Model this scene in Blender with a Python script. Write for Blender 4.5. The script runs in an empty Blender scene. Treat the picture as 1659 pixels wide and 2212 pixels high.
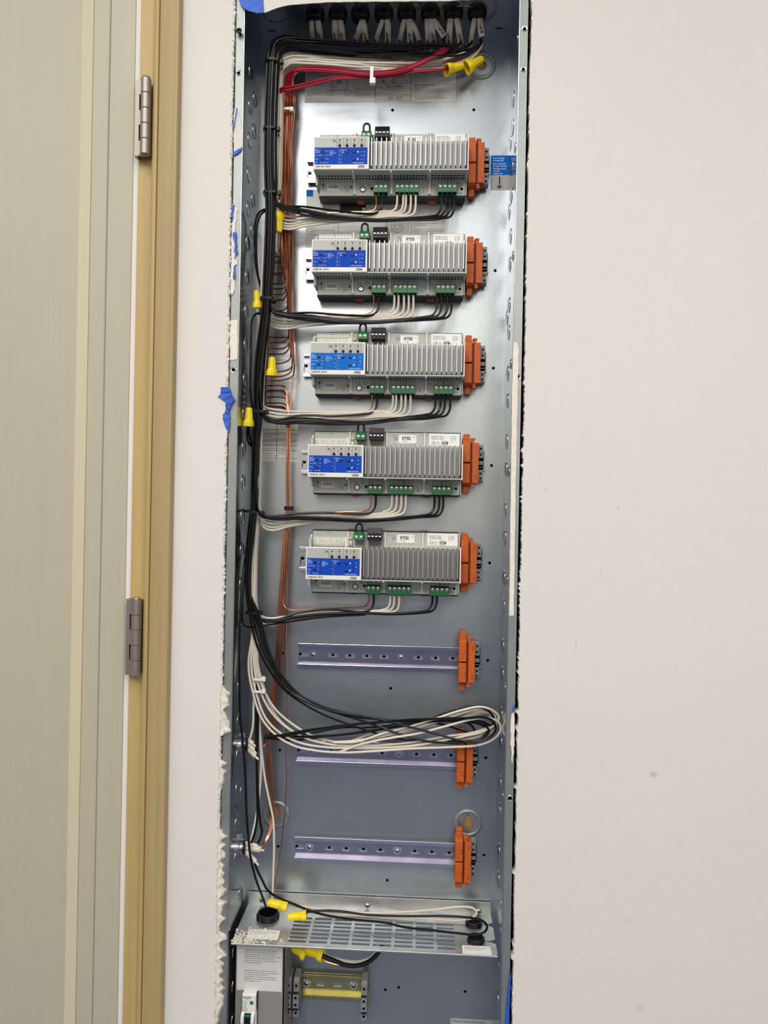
import bpy, bmesh, math, random
from mathutils import Vector, Matrix
random.seed(7)
C = bpy.context.scene.collection
S = 0.001            # everything below is written in millimetres
ZO = 1400.0          # height of the zero level above the room floor

# ------------------------------------------------------------------ camera
CAM = (64.82, -973.63, -14.0); YAW, PITCH, ROLL, FPX = 0.04963, -0.00114, -0.01895, 1594.49
def cam_basis():
    Rz = Matrix.Rotation(YAW, 3, 'Z'); Rx = Matrix.Rotation(PITCH, 3, 'X'); M = Rz @ Rx
    r, d, f = M @ Vector((1, 0, 0)), M @ Vector((0, 0, -1)), M @ Vector((0, 1, 0))
    c, s = math.cos(ROLL), math.sin(ROLL)
    return c*r + s*d, -s*r + c*d, f
CR, CD, CF = cam_basis()
cam = bpy.data.cameras.new('camera'); co = bpy.data.objects.new('camera', cam); C.objects.link(co)
cam.sensor_fit = 'VERTICAL'; cam.sensor_height = 24.0; cam.lens = 24.0*FPX/2212.0
cam.clip_start = 0.01; cam.clip_end = 50
m4 = Matrix.Identity(4)
for i in range(3):
    m4[i][0] = CR[i]; m4[i][1] = -CD[i]; m4[i][2] = -CF[i]
m4.translation = Vector((CAM[0], CAM[1], CAM[2]+ZO))*S
co.matrix_world = m4
bpy.context.scene.camera = co

# ------------------------------------------------------------------ light
sc = bpy.context.scene
sc.view_settings.view_transform = 'Standard'; sc.view_settings.look = 'None'
sc.view_settings.gamma = 1.0; sc.view_settings.exposure = -0.12; sc.view_settings.use_curve_mapping = False
w = bpy.data.worlds.new('world'); sc.world = w; w.use_nodes = True
w.node_tree.nodes['Background'].inputs[0].default_value = (0.9, 0.93, 1.0, 1)
w.node_tree.nodes['Background'].inputs[1].default_value = 0.25
def ceiling_or_fill_lamp(x, y, z, sx, sy, watt, col=(1.0, 0.972, 0.935)):
    l = bpy.data.lights.new('ceiling_or_fill_light', 'AREA'); l.shape = 'RECTANGLE'
    l.size = sx; l.size_y = sy; l.energy = watt; l.color = col
    o = bpy.data.objects.new('ceiling_or_fill_light', l); C.objects.link(o)
    o.location = (x*S, y*S, (z+ZO)*S)
LZ = 1290
for lx, ly, lw in ((-420, -1250, 18), (900, -1350, 12), (-1500, -1350, 10), (-420, -2550, 37), (900, -2550, 37)):  # main lamp follows the cast shadows; rear pair added as unseen fill
    ceiling_or_fill_lamp(lx, ly, LZ, 0.6, 1.2, lw)

# ------------------------------------------------------------------ helpers
def px(u, v, Y):
    """the point (mm) at depth Y that the photograph shows at pixel (u, v)"""
    d = CF*FPX + CR*(u-829.5) + CD*(v-1106)
    t = (Y-CAM[1])/d[1]
    return Vector((CAM[0]+t*d[0], Y, CAM[2]+t*d[2]))
def lin(c):
    return tuple(((x/255)/12.92 if x/255 <= 0.04045 else ((x/255+0.055)/1.055)**2.4) for x in c)
MATS = {}
def mat(name, rgb, rough=0.5, metal=0.0, spec=0.5, noise=None, bump=None, rnoise=None, trans=0, aniso=None, alpha=1):
    """procedural material; noise = (scale, amount, stretch), bump = (scale, strength, distance mm)"""
    m = bpy.data.materials.new(name); m.use_nodes = True; nt = m.node_tree; b = nt.nodes['Principled BSDF']
    c = lin(rgb) + (1,)
    b.inputs['Base Color'].default_value = c; b.inputs['Roughness'].default_value = rough
    b.inputs['Metallic'].default_value = metal; b.inputs['Specular IOR Level'].default_value = spec
    if trans: b.inputs['Transmission Weight'].default_value = trans
    if alpha < 1: b.inputs['Alpha'].default_value = alpha
    def tex(scale, stretch=(1, 1, 1), detail=3):
        g = nt.nodes.new('ShaderNodeNewGeometry'); mp = nt.nodes.new('ShaderNodeMapping'); mp.inputs['Scale'].default_value = stretch
        n = nt.nodes.new('ShaderNodeTexNoise'); n.inputs['Scale'].default_value = scale; n.inputs['Detail'].default_value = detail
        nt.links.new(g.outputs['Position'], mp.inputs['Vector']); nt.links.new(mp.outputs[0], n.inputs['Vector']); return n
    if noise:
        layers = noise if isinstance(noise, list) else [noise]
        last = None
        for (sc_, amt, st) in layers:
            n = tex(sc_, st); r = nt.nodes.new('ShaderNodeMapRange')
            r.inputs['From Min'].default_value = 0.3; r.inputs['From Max'].default_value = 0.7
            r.inputs['To Min'].default_value = 1-amt; r.inputs['To Max'].default_value = 1+amt
            nt.links.new(n.outputs['Fac'], r.inputs['Value'])
            mx = nt.nodes.new('ShaderNodeVectorMath'); mx.operation = 'MULTIPLY'
            if last is None: mx.inputs[0].default_value = c[:3]
            else: nt.links.new(last.outputs[0], mx.inputs[0])
            nt.links.new(r.outputs[0], mx.inputs[1]); last = mx
        nt.links.new(last.outputs[0], b.inputs['Base Color'])
    if rnoise:
        n = tex(rnoise[0]); r = nt.nodes.new('ShaderNodeMapRange')
        r.inputs['From Min'].default_value = 0.3; r.inputs['From Max'].default_value = 0.7
        r.inputs['To Min'].default_value = rough-rnoise[1]; r.inputs['To Max'].default_value = rough+rnoise[1]
        nt.links.new(n.outputs['Fac'], r.inputs['Value']); nt.links.new(r.outputs[0], b.inputs['Roughness'])
    if bump:
        n = tex(bump[0], detail=4); bp = nt.nodes.new('ShaderNodeBump')
        bp.inputs['Strength'].default_value = bump[1]; bp.inputs['Distance'].default_value = bump[2]*S
        nt.links.new(n.outputs['Fac'], bp.inputs['Height']); nt.links.new(bp.outputs[0], b.inputs['Normal'])
    MATS[name] = m
    return m
ISO = (1, 1, 1)
def stain(m, marks):
    """scuffs on the wall: (pixel u, v, half width mm, half height mm, darkness)"""
    nt = m.node_tree; b = nt.nodes['Principled BSDF']; src = b.inputs['Base Color'].links[0].from_socket
    g = nt.nodes.new('ShaderNodeNewGeometry')
    for u, v, w_, h_, a in marks:
        c = px(u, v, -3.0)
        s1 = nt.nodes.new('ShaderNodeVectorMath'); s1.operation = 'SUBTRACT'; s1.inputs[1].default_value = (c.x*S, c.y*S, (c.z+ZO)*S)
        s2 = nt.nodes.new('ShaderNodeVectorMath'); s2.operation = 'MULTIPLY'; s2.inputs[1].default_value = (1000/w_, 0, 1000/h_)
        s3 = nt.nodes.new('ShaderNodeVectorMath'); s3.operation = 'LENGTH'
        r = nt.nodes.new('ShaderNodeMapRange'); r.interpolation_type = 'SMOOTHSTEP'
        r.inputs['From Min'].default_value = 0.2; r.inputs['From Max'].default_value = 1; r.inputs['To Min'].default_value = 1-a; r.inputs['To Max'].default_value = 1
        k = nt.nodes.new('ShaderNodeVectorMath'); k.operation = 'MULTIPLY'
        nt.links.new(g.outputs['Position'], s1.inputs[0]); nt.links.new(s1.outputs[0], s2.inputs[0]); nt.links.new(s2.outputs[0], s3.inputs[0])
        nt.links.new(s3.outputs['Value'], r.inputs['Value']); nt.links.new(src, k.inputs[0]); nt.links.new(r.outputs[0], k.inputs[1]); src = k.outputs[0]
    nt.links.new(src, b.inputs['Base Color'])
mat('drywall', (216, 212, 206), 0.85, spec=0.2, noise=[(1.6, 0.018, ISO), (400, 0.02, ISO)], bump=(700, 0.25, 0.25))
stain(MATS['drywall'], [(1411, 1673, 7, 6, 0.22), (1295.5, 1313, 1.6, 1.6, 0.35), (1244, 1393, 0.9, 7, 0.35), (1298, 1238, 0.8, 12, 0.18), (1244, 1283, 2, 2, 0.22), (1335.5, 1097, 2, 3, 0.3), (1180, 1057, 5, 5, 0.10), (1382, 2178, 8, 7, 0.10), (1352, 1990, 12, 9, 0.05), (1610, 2009, 4, 1, 0.18)])
mat('gypsum', (196, 188, 176), 0.95, spec=0.1, noise=(500, 0.3, ISO), bump=(600, 0.9, 0.9))
mat('plaster', (226, 220, 208), 0.8, spec=0.2, noise=(160, 0.05, ISO), bump=(220, 0.7, 1.0))
mat('cavity', (30, 27, 25), 0.95, spec=0.0, noise=(300, 0.3, ISO))
mat('plywood', (150, 112, 66), 0.7, noise=(60, 0.15, (1, 1, 0.1)))
mat('door_paint', (176, 170, 149), 0.45, noise=[(3, 0.03, (1, 1, 0.4)), (60, 0.025, (6, 6, 0.08))])
mat('door_white', (232, 226, 222), 0.6)
mat('wood', (180, 156, 102), 0.5, noise=[(90, 0.10, (1.4, 1, 0.03)), (14, 0.05, (1, 1, 0.08))])
mat('wood_flat', (164, 143, 98), 0.5, noise=[(110, 0.08, (1.6, 1, 0.025)), (10, 0.04, (1, 1, 0.08))])
mat('satin_nickel', (156, 149, 141), 0.5, metal=1.0, noise=(300, 0.05, ISO))
mat('galvanised', (168, 173, 177), 0.34, metal=0.88, noise=[(18, 0.04, ISO), (700, 0.11, ISO), (1500, 0.10, ISO)])
mat('galvanised_side', (170, 174, 178), 0.14, metal=0.95, noise=[(14, 0.05, (1, 1, 0.5)), (400, 0.04, ISO)])
mat('galvanised_flange', (150, 154, 152), 0.5, metal=0.7, noise=[(30, 0.06, ISO), (600, 0.10, ISO)])
mat('knock_steel', (190, 193, 196), 0.2, metal=1.0)
mat('shelf_steel', (190, 192, 190), 0.42, metal=0.9, noise=[(45, 0.10, ISO), (400, 0.08, ISO)])
mat('rail_zinc', (176, 172, 186), 0.26, metal=1.0, noise=(20, 0.10, ISO))
mat('rail_zinc_edge', (196, 196, 206), 0.22, metal=1.0, noise=(15, 0.05, ISO))
mat('rail_yellow', (176, 170, 122), 0.32, metal=1.0, noise=(25, 0.12, ISO))
mat('screw_steel', (214, 216, 218), 0.22, metal=1.0)
mat('black_screw', (24, 24, 26), 0.4, metal=0.4)
mat('aluminium', (150, 150, 149), 0.5, metal=1.0)
mat('fin_edge', (178, 178, 177), 0.42, metal=1.0)
mat('white_plastic', (226, 224, 216), 0.42)
mat('grey_inset', (176, 176, 170), 0.45)
mat('grey_plastic', (180, 183, 175), 0.5, noise=(30, 0.03, ISO))
mat('dark_plastic', (34, 36, 44), 0.5)
mat('label_blue', (16, 70, 176), 0.6, spec=0.12)
mat('label_sky', (16, 106, 196), 0.6, spec=0.12)
mat('button', (22, 24, 46), 0.3)
mat('hole_dark', (10, 10, 11), 0.9, spec=0.0)
mat('green_plastic', (22, 104, 52), 0.4)
mat('terminal_screw', (206, 212, 200), 0.3, metal=0.85)
mat('black_connector', (15, 16, 22), 0.4, spec=0.35)
mat('white_print', (216, 226, 244), 0.6)
mat('black_print', (28, 28, 30), 0.7)
mat('grey_print', (84, 84, 84), 0.7)
mat('sticker', (214, 214, 206), 0.45)
mat('sticker_dull', (208, 209, 203), 0.45, noise=(40, 0.03, ISO))
mat('sticker_white', (232, 232, 228), 0.4)
mat('sticker_clear_grey', (176, 176, 178), 0.4)
mat('sign_blue', (8, 108, 198), 0.6, spec=0.1)
mat('orange', (190, 90, 34), 0.5, spec=0.3)
mat('orange_dark', (140, 52, 20), 0.5)
mat('clamp_grey', (128, 130, 132), 0.45)
mat('black_wire', (10, 10, 13), 0.3, spec=0.35)
mat('white_wire', (214, 206, 190), 0.34)
mat('red_wire', (146, 16, 46), 0.35, spec=0.35)
mat('copper', (208, 142, 108), 0.24, metal=1.0, noise=(60, 0.18, (1, 1, 0.2)))
mat('sheath', (218, 210, 190), 0.5)
mat('nut_yellow', (238, 212, 24), 0.38)
mat('tie_white', (228, 228, 222), 0.4)
mat('tape_blue', (30, 86, 186), 0.55, noise=(60, 0.12, ISO), bump=(90, 0.4, 0.6))
mat('tape_blue_top', (16, 84, 196), 0.5, noise=(40, 0.10, ISO))
mat('breaker_white', (226, 224, 218), 0.4)
mat('breaker_green', (20, 120, 60), 0.5)
mat('cover_grey', (150, 148, 140), 0.45, metal=0.3)
mat('room_wall', (206, 202, 194), 0.85, spec=0.2)
mat('room_floor', (104, 112, 132), 0.75, noise=(6, 0.15, ISO))
mat('reflection_blue', (62, 78, 122), 0.7)
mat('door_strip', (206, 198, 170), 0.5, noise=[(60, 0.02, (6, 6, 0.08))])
mat('room_ceiling', (228, 228, 226), 0.9, spec=0.1)
mat('cream', (226, 206, 130), 0.5)
mat('dust', (214, 206, 190), 0.95, spec=0.05, noise=(300, 0.1, ISO))

def sub(a, b): return (a[0]-b[0], a[1]-b[1], a[2]-b[2])
BASE = {}          # object name -> base (mm) its vertices are written against
class MB:
    def __init__(s): s.v = []; s.f = []
    def add(s, vs, fs):
        n = len(s.v); s.v += [tuple(x) for x in vs]; s.f += [tuple(i+n for i in f) for f in fs]; return s
    def box(s, x0, x1, y0, y1, z0, z1):
        vs = [(x, y, z) for x in (x0, x1) for y in (y0, y1) for z in (z0, z1)]
        return s.add(vs, [(0, 1, 3, 2), (4, 6, 7, 5), (0, 4, 5, 1), (2, 3, 7, 6), (0, 2, 6, 4), (1, 5, 7, 3)])
    def prism(s, poly, a0, a1, axis='y'):
        """polygon in the two other axes, extruded from a0 to a1"""
        def q(p, a): return (p[0], a, p[1]) if axis == 'y' else ((a, p[0], p[1]) if axis == 'x' else (p[0], p[1], a))
        n = len(poly)
        vs = [q(p, a0) for p in poly] + [q(p, a1) for p in poly]
        return s.add(vs, [tuple(range(n)), tuple(range(2*n-1, n-1, -1))] + [(i, (i+1) % n, n+(i+1) % n, n+i) for i in range(n)])
    def lathe(s, prof, o, ax, n=16, mod=None, cap=True):
        """profile [(r, h)] turned about the axis ax through o"""
        a = Vector(ax).normalized(); e1 = a.orthogonal().normalized()
        if abs(a.z) < 0.5: e1 = (Vector((0, 0, 1)) - a*a.z).normalized()
        e2 = a.cross(e1); o = Vector(o); vs = []
        for (r, h) in prof:
            for k in range(n):
                t = 2*math.pi*k/n; rr = r*(mod(t, h) if mod else 1)
                vs.append(o + a*h + (e1*math.cos(t)+e2*math.sin(t))*rr)
        fs = [(i*n+k, i*n+(k+1) % n, (i+1)*n+(k+1) % n, (i+1)*n+k) for i in range(len(prof)-1) for k in range(n)]
        if cap: fs += [tuple(range(n))[::-1], tuple((len(prof)-1)*n+k for k in range(n))]
        return s.add(vs, fs)
    def disc(s, o, ax, r, t, n=12): return s.lathe([(r, 0), (r, t)], o, ax, n)
    def tube(s, pts, r, n=8, flat=1.0, rr=None):
        pts = [Vector(p) for p in pts]; m = len(pts); vs = []
        up = None
        for i, p in enumerate(pts):
            t = (pts[min(i+1, m-1)] - pts[max(i-1, 0)])
            if t.length < 1e-6: t = Vector((0, 0, 1))
            t.normalize()
            if up is None: up = Vector((0, 1, 0)) if abs(t.y) < 0.9 else Vector((1, 0, 0))
            e1 = up - t*up.dot(t); e1.normalize(); up = e1; e2 = t.cross(e1)
            q = rr[i] if rr else r
            for k in range(n):
                a = 2*math.pi*k/n; vs.append(p + e1*math.cos(a)*q*flat + e2*math.sin(a)*q)
        fs = [(i*n+k, i*n+(k+1) % n, (i+1)*n+(k+1) % n, (i+1)*n+k) for i in range(m-1) for k in range(n)]
        fs += [tuple(range(n))[::-1], tuple((m-1)*n+k for k in range(n))]
        return s.add(vs, fs)
    def plate(s, outer, holes, t, fn):
        """flat plate with real holes; fn(u, v, w) gives the point, w in 0..t"""
        bm = bmesh.new()
        for lp in [outer]+holes:
            vv = [bm.verts.new((a, b, 0)) for a, b in lp]
            for i in range(len(vv)): bm.edges.new((vv[i], vv[(i+1) % len(vv)]))
        bmesh.ops.triangle_fill(bm, use_beauty=True, use_dissolve=False, edges=bm.edges[:])
        bm.verts.index_update(); n = len(bm.verts)
        vs = [fn(v.co.x, v.co.y, 0) for v in bm.verts] + [fn(v.co.x, v.co.y, t) for v in bm.verts]
        fs = []
        for f in bm.faces:
            ii = [v.index for v in f.verts]; fs.append(tuple(ii)); fs.append(tuple(i+n for i in ii[::-1]))
        for e in bm.edges:
            if len(e.link_faces) == 1:
                a, b = e.verts[0].index, e.verts[1].index; fs.append((a, b, b+n, a+n))
        bm.free(); return s.add(vs, fs)
    def build(s, name, m, parent=None, smooth=False, bevel=0, kind=None, seg=1):
        me = bpy.data.meshes.new(name); o = bpy.data.objects.new(name, me)
        if parent is None:
            xs, ys, zs = zip(*s.v)
            b = ((min(xs)+max(xs))/2, (min(ys)+max(ys))/2, min(zs))
            o.location = (b[0]*S, b[1]*S, (b[2]+ZO)*S)
        else:
            b = BASE[parent.name]; o.parent = parent
        me.from_pydata([((v[0]-b[0])*S, (v[1]-b[1])*S, (v[2]-b[2])*S) for v in s.v], [], s.f)
        bm = bmesh.new(); bm.from_mesh(me)
        bmesh.ops.remove_doubles(bm, verts=bm.verts[:], dist=1e-7)
        bmesh.ops.recalc_face_normals(bm, faces=bm.faces[:])
        if bevel:
            ed = [e for e in bm.edges if len(e.link_faces) == 2 and e.calc_face_angle(0) > 0.6]
            bmesh.ops.bevel(bm, geom=ed, offset=bevel*S, segments=seg, affect='EDGES', profile=0.5, clamp_overlap=True)
        if smooth:
            for f in bm.faces: f.smooth = True
            for e in bm.edges:
                if len(e.link_faces) == 2 and e.calc_face_angle(0) > 0.7: e.smooth = False
        bm.to_mesh(me); bm.free(); me.materials.append(MATS[m])
        C.objects.link(o); BASE[o.name] = b
        if kind: o['kind'] = kind
        return o
def tag(o, label=None, cat=None, group=None, kind=None):
    if label: o['label'] = label
    if cat: o['category'] = cat
    if group: o['group'] = group
    if kind: o['kind'] = kind
    return o
def thing(name, loc, label=None, cat=None, group=None, local=False, kind=None):
    o = bpy.data.objects.new(name, None); C.objects.link(o); o.empty_display_size = 0.02
    o.location = (loc[0]*S, loc[1]*S, (loc[2]+ZO)*S); BASE[o.name] = (0, 0, 0) if local else tuple(loc)
    return tag(o, label, cat, group, kind)
def copy_tree(o, parent=None):
    c = o.copy(); C.objects.link(c); c.parent = parent
    for ch in list(o.children): copy_tree(ch, c)
    return c
def circ(cx, cz, r, n=10, a0=0): return [(cx+r*math.cos(a0+2*math.pi*k/n), cz+r*math.sin(a0+2*math.pi*k/n)) for k in range(n)]
def rect(x0, x1, z0, z1): return [(x0, z0), (x1, z0), (x1, z1), (x0, z1)]
def slot(cx, cz, w, h, n=5):
    r = h/2; c = w/2-r
    return [(cx+c+r*math.sin(math.pi*k/n), cz-r*math.cos(math.pi*k/n)) for k in range(n+1)] + [(cx-c-r*math.sin(math.pi*k/n), cz+r*math.cos(math.pi*k/n)) for k in range(n+1)]
def front(y): return lambda u, v, w: (u, y+w, v)
TEXT = {}
def text_mesh(body, size, bold=0.0, spacing=1.0, align='LEFT'):
    k = (body, size, bold, spacing, align)
    if k in TEXT: return TEXT[k]
    cu = bpy.data.curves.new('t', 'FONT'); cu.body = body; cu.size = size; cu.resolution_u = 2; cu.align_x = align
    cu.offset = bold*size; cu.space_line = spacing
    o = bpy.data.objects.new('t', cu); C.objects.link(o)
    dg = bpy.context.evaluated_depsgraph_get(); dg.update(); ev = o.evaluated_get(dg); me = ev.to_mesh()
    r = ([(v.co.x, v.co.y) for v in me.vertices], [tuple(p.vertices) for p in me.polygons])
    ev.to_mesh_clear(); bpy.data.objects.remove(o); bpy.data.curves.remove(cu)
    TEXT[k] = r; return r
def text_into(mb, body, size, o, U=(1, 0, 0), V=(0, 0, 1), bold=0.0, spacing=1.0, align='LEFT', sx=1.0):
    vs, fs = text_mesh(body, size, bold, spacing, align); o = Vector(o); U = Vector(U)*sx; V = Vector(V)
    return mb.add([o+U*a+V*b for a, b in vs], fs)
def lettering(parent, m, items, name='lettering', **kw):
    mb = MB()
    for it in items:
        body, size, o = it[:3]; k = dict(kw); k.update(it[3] if len(it) > 3 else {})
        text_into(mb, body, size, o, **k)
    o = mb.build(name, m, parent); o['kind'] = 'stuff'; return o
def smooth_path(pts, n=6):
    pts = [Vector(p) for p in pts]; out = []
    P = [pts[0]*2-pts[1]] + pts + [pts[-1]*2-pts[-2]]
    for i in range(1, len(P)-2):
        p0, p1, p2, p3 = P[i-1:i+3]
        d0, d1, d2 = max((p1-p0).length, 1e-3)**0.5, max((p2-p1).length, 1e-3)**0.5, max((p3-p2).length, 1e-3)**0.5
        m1 = ((p1-p0)/d0-(p2-p0)/(d0+d1)+(p2-p1)/d1)*d1; m2 = ((p2-p1)/d1-(p3-p1)/(d1+d2)+(p3-p2)/d2)*d1
        k = max(2, min(n, int((p2-p1).length/5)+2))
        for j in range(k):
            t = j/k; t2 = t*t; t3 = t2*t
            out.append(p1*(2*t3-3*t2+1)+m1*(t3-2*t2+t)+p2*(-2*t3+3*t2)+m2*(t3-t2))
    out.append(pts[-1]); return out
def wire(pts, r, m, label, group, name='wire', cat='wire', n=8, raw=False):
    """pts: (u, v, Y) read from the photograph, or points in mm when raw"""
    q = [Vector(p) if raw or isinstance(p, Vector) else px(*p) for p in pts]
    o = MB().tube(smooth_path(q), r, n).build(name, m, smooth=True)
    return tag(o, label, cat, group)

# ------------------------------------------------------------------ the setting
W2, D = 182.2, 101.6
ZTOP, ZBOT = 676.2, -846.0
OL, OR = -195.0, 197.0                        # edges of the cut in the wallboard
def ragged(side):
    rnd = random.Random(11+side); x0 = OR if side > 0 else OL
    b = []; z = -850.0; drift = 0
    while z <= 668:
        drift = drift*0.9+rnd.uniform(-0.25, 0.25)
        j = rnd.uniform(-0.9, 0.7) + (rnd.uniform(-3.2, -1) if rnd.random() < 0.10 else 0)
        if side > 0 and z > 120: j *= 0.7
        b.append((x0 + (drift+j if side > 0 else -drift-j*0.8), z)); z += 2.6
    b[-1] = (b[-1][0], 668.0); return b
def wallboard():
    mb = MB(); Yf, Yb = -3.0, 9.5
    for side, far in ((1, 1600.0), (-1, -300.0)):
        b = ragged(side)
        for i in range(len(b)-1):
            (xa, za), (xb, zb) = b[i], b[i+1]; m_ = (OR+9) if side > 0 else (OL-9)
            mb.add([(xa, Yf, za), (xb, Yf, zb), (m_, Yf, zb), (m_, Yf, za)], [(0, 1, 2, 3)])
            mb.add([(m_, Yf, za), (m_, Yf, zb), (far, Yf, zb), (far, Yf, za)], [(0, 1, 2, 3)])
            mb.add([(xa, Yf, za), (xb, Yf, zb), (xb, Yb, zb), (xa, Yb, za)], [(0, 1, 2, 3)])
    mb.box(-300, 1600, Yf, Yb, 668, 1300); mb.box(-300, 1600, Yf, Yb, -1400, -850)
    return mb.build('wall_front', 'drywall', kind='structure')
wf = wallboard()
# broken gypsum edge standing back from the paper on both sides of the cut
def crumbs(side):
    rnd = random.Random(5+side); mb = MB(); z = -740.0
    while z < 660:
        h = rnd.uniform(2, 6); x = (OR if side > 0 else OL); a = rnd.uniform(0.3, 1.8)
        x0, x1 = (x-a, x+3) if side > 0 else (x-3, x+a)
        n = 5; c = []
        for k in range(n):
            t = 2*math.pi*k/n; c.append(((x0+x1)/2+(x1-x0)/2*math.cos(t)*rnd.uniform(0.7, 1.1), z+h/2+h/2*math.sin(t)*rnd.uniform(0.8, 1.2)))
        mb.prism(c, -3.6+rnd.uniform(0, 0.8), rnd.uniform(-1, 4)); z += h*rnd.uniform(0.9, 2.2)
    o = mb.build('crumbled_edge', 'gypsum', wf); o['kind'] = 'stuff'
crumbs(-1)
rnd = random.Random(3)
def smudge(u, v, wd, ht, m='grey_print'):
    pass
MB().add([(-700, 108, -1400), (1600, 108, -1400), (1600, 108, 1300), (-700, 108, 1300)], [(0, 1, 2, 3)]).build('wall_back', 'cavity', kind='structure')
for s_, nm in ((-1, 'wall_stud_left'), (1, 'wall_stud_right')):
    MB().box(min(s_*199, s_*238), max(s_*199, s_*238), 11, 106, -1400, 1300).build(nm, 'cavity', kind='structure')
MB().box(-2300, 2500, -3200, 106, -1440, -1400).build('floor', 'room_floor', kind='structure')
MB().box(-2300, 2500, -3200, 106, 1300, 1340).build('ceiling', 'room_ceiling', kind='structure')
MB().box(-2300, 2500, -3240, -3200, -450, 1300).build('wall_opposite', 'room_wall', kind='structure')
MB().box(-2300, 2500, -3240, -3190, -1400, -450).build('blue_reflection_band', 'reflection_blue', kind='structure')  # unseen blue band, added so the lower steel reflects blue
MB().box(-2340, -2300, -3200, 106, -1400, 1300).build('wall_left', 'room_wall', kind='structure')
MB().box(2500, 2540, -3200, 106, -1400, 1300).build('wall_right', 'room_wall', kind='structure')
MB().box(1600, 2500, -3, 9.5, -1400, 1300).build('wall_end', 'drywall', kind='structure')
MB().box(-2300, -1150, -3, 9.5, -1400, 1300).build('wall_far_left', 'drywall', kind='structure')
MB().box(-1150, -300, -3, 9.5, 760, 1300).build('wall_over_door', 'drywall', kind='structure')

# door with its raised panel, hinge edge and hinges
door = thing('door_1', (-720, 0, -1390), kind='structure'); tag(door, 'grey-beige painted door with a raised panel, hinged beside the wood casing', 'door')
def vstrip(poly, name, m, parent, z0=-1390, z1=745, **k): return MB().prism(poly, z0, z1, 'z').build(name, m, parent, **k)
vstrip([(-328, -4), (-362, -4), (-362, 30), (-328, 30)], 'stile', 'door_paint', door, bevel=0.6)
vstrip([(-362.2, -5.6), (-385, -5.6), (-385, 30), (-362.2, 30)], 'sticking', 'door_paint', door, bevel=1.2)
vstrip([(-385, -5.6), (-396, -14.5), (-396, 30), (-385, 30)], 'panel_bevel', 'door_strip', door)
vstrip([(-396, -14.5), (-1120, -14.5), (-1120, 30), (-396, 30)], 'panel', 'door_paint', door)
vstrip([(-322.5, 0), (-327.6, -3.6), (-327.6, 30), (-322.5, 30)], 'hinge_edge', 'door_white', door)
casing = thing('trim_1', (-292, 0, -1390), kind='structure'); tag(casing, 'unpainted poplar door casing between the grey door and the wall', 'trim')
vstrip([(-321.5, 34), (-321.5, -3), (-300, -3), (-300, 34)], 'jamb', 'wood', casing, bevel=0.5)
vstrip([(-300, 8), (-300, -12), (-298.5, -15), (-295.5, -16.5), (-292.5, -15), (-291.6, -11), (-291.6, 8)], 'bead', 'wood', casing, smooth=True)
vstrip([(-291.5, 0), (-291.5, -13.5), (-290.5, -14.5), (-268.5, -16.6), (-265.5, -16), (-264.6, -13), (-264.6, 0)], 'casing_board', 'wood_flat', casing, bevel=0.4)
MB().box(-1150, -264.6, -16, -2.9, 745, 772).build('head_casing', 'wood_flat', casing, bevel=0.5)
MB().box(-1150, -300, -2.9, 34, 745.2, 762).build('head_jamb', 'wood', casing)
def hinge(zt, zb):
    xk, yk, rk = -306.5, -19.0, 6.6
    n = 5; h = (zt-zb)/n; leaf = MB()
    leaf.box(-321.6, -316.2, -16.5, -13.4, zb, zt).box(-321.6, -318.6, -13.4, -4, zb, zt)
    for k in (0, 2, 4): leaf.box(-316.3, xk, -18.5, -13.4, zt-(k+1)*h+0.3, zt-k*h-0.3)
    lf = leaf.build('door_hinge', 'satin_nickel', door, bevel=0.3)
    tag(lf, 'satin nickel butt hinge')
    MB().box(-312, -302, -9, -3, zb+1, zt-1).build('jamb_leaf', 'satin_nickel', lf)
    for k in range(n):
        MB().lathe([(rk-0.5, 0), (rk, 0.5), (rk, h-0.9), (rk-0.5, h-0.4)], (xk, yk, zt-(k+1)*h+0.2), (0, 0, 1), 20).build('knuckle', 'satin_nickel', lf, smooth=True)
    MB().lathe([(5.2, 0), (5.6, 0.8), (5.0, 2.4), (2.5, 3.2)], (xk, yk, zt), (0, 0, 1), 18).build('pin', 'satin_nickel', lf, smooth=True)
    MB().lathe([(3.2, 0), (3.2, 1.0)], (xk, yk, zb-0.8), (0, 0, 1), 14).build('pin_end', 'satin_nickel', lf, smooth=True)
hinge(548.5, 448.5); hinge(-136.5, -236.5)

# ------------------------------------------------------------------ the steel enclosure
enc = thing('electrical_enclosure', (0, 50, ZBOT), 'tall recessed galvanised steel enclosure cut into the white wall', 'electrical panel')
PITCH_MM = 141.1; XM, ZM = -91.97, 499.43
pin = [px(u, v, D) for u, v in ((848, 238), (1023.5, 237.2), (610.4, 1411.4), (604.5, 1620.5), (600.6, 1828.4), (844, 1487), (836.5, 1901.5),
        (832.5, 2138), (861, 2133), (1004.7, 2142), (558, 1744))]
pin += [Vector((-59.5+25.0*k, D, z)) for z in (-225.9, -366.6, -508.0) for k in range(8) if k != 4] + [Vector((-106.5, D, 478.9-PITCH_MM*k)) for k in range(5)] + [Vector((-107.5, D, z)) for z in (-225.9, -366.6, -508.0)]
pin += [Vector((165.9, D, 478.3-k*PITCH_MM)) for k in range(1, 8)]
KEY = [px(1041, 142, D), px(1011, 1778, D), px(596.5, 1759, D)]
def keyhole(c):
    R, r, h = 7.0, 3.6, 13.0; a0 = math.asin(r/R); pts = []
    for k in range(13):
        a = math.pi/2 + a0 + (2*math.pi-2*a0)*k/12; pts.append((c[0]+R*math.cos(a), c[2]+R*math.sin(a)))
    for k in range(7):
        a = math.pi*k/6; pts.append((c[0]+r*math.cos(a), c[2]+h-r+r*math.sin(a)))
    return pts
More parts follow.
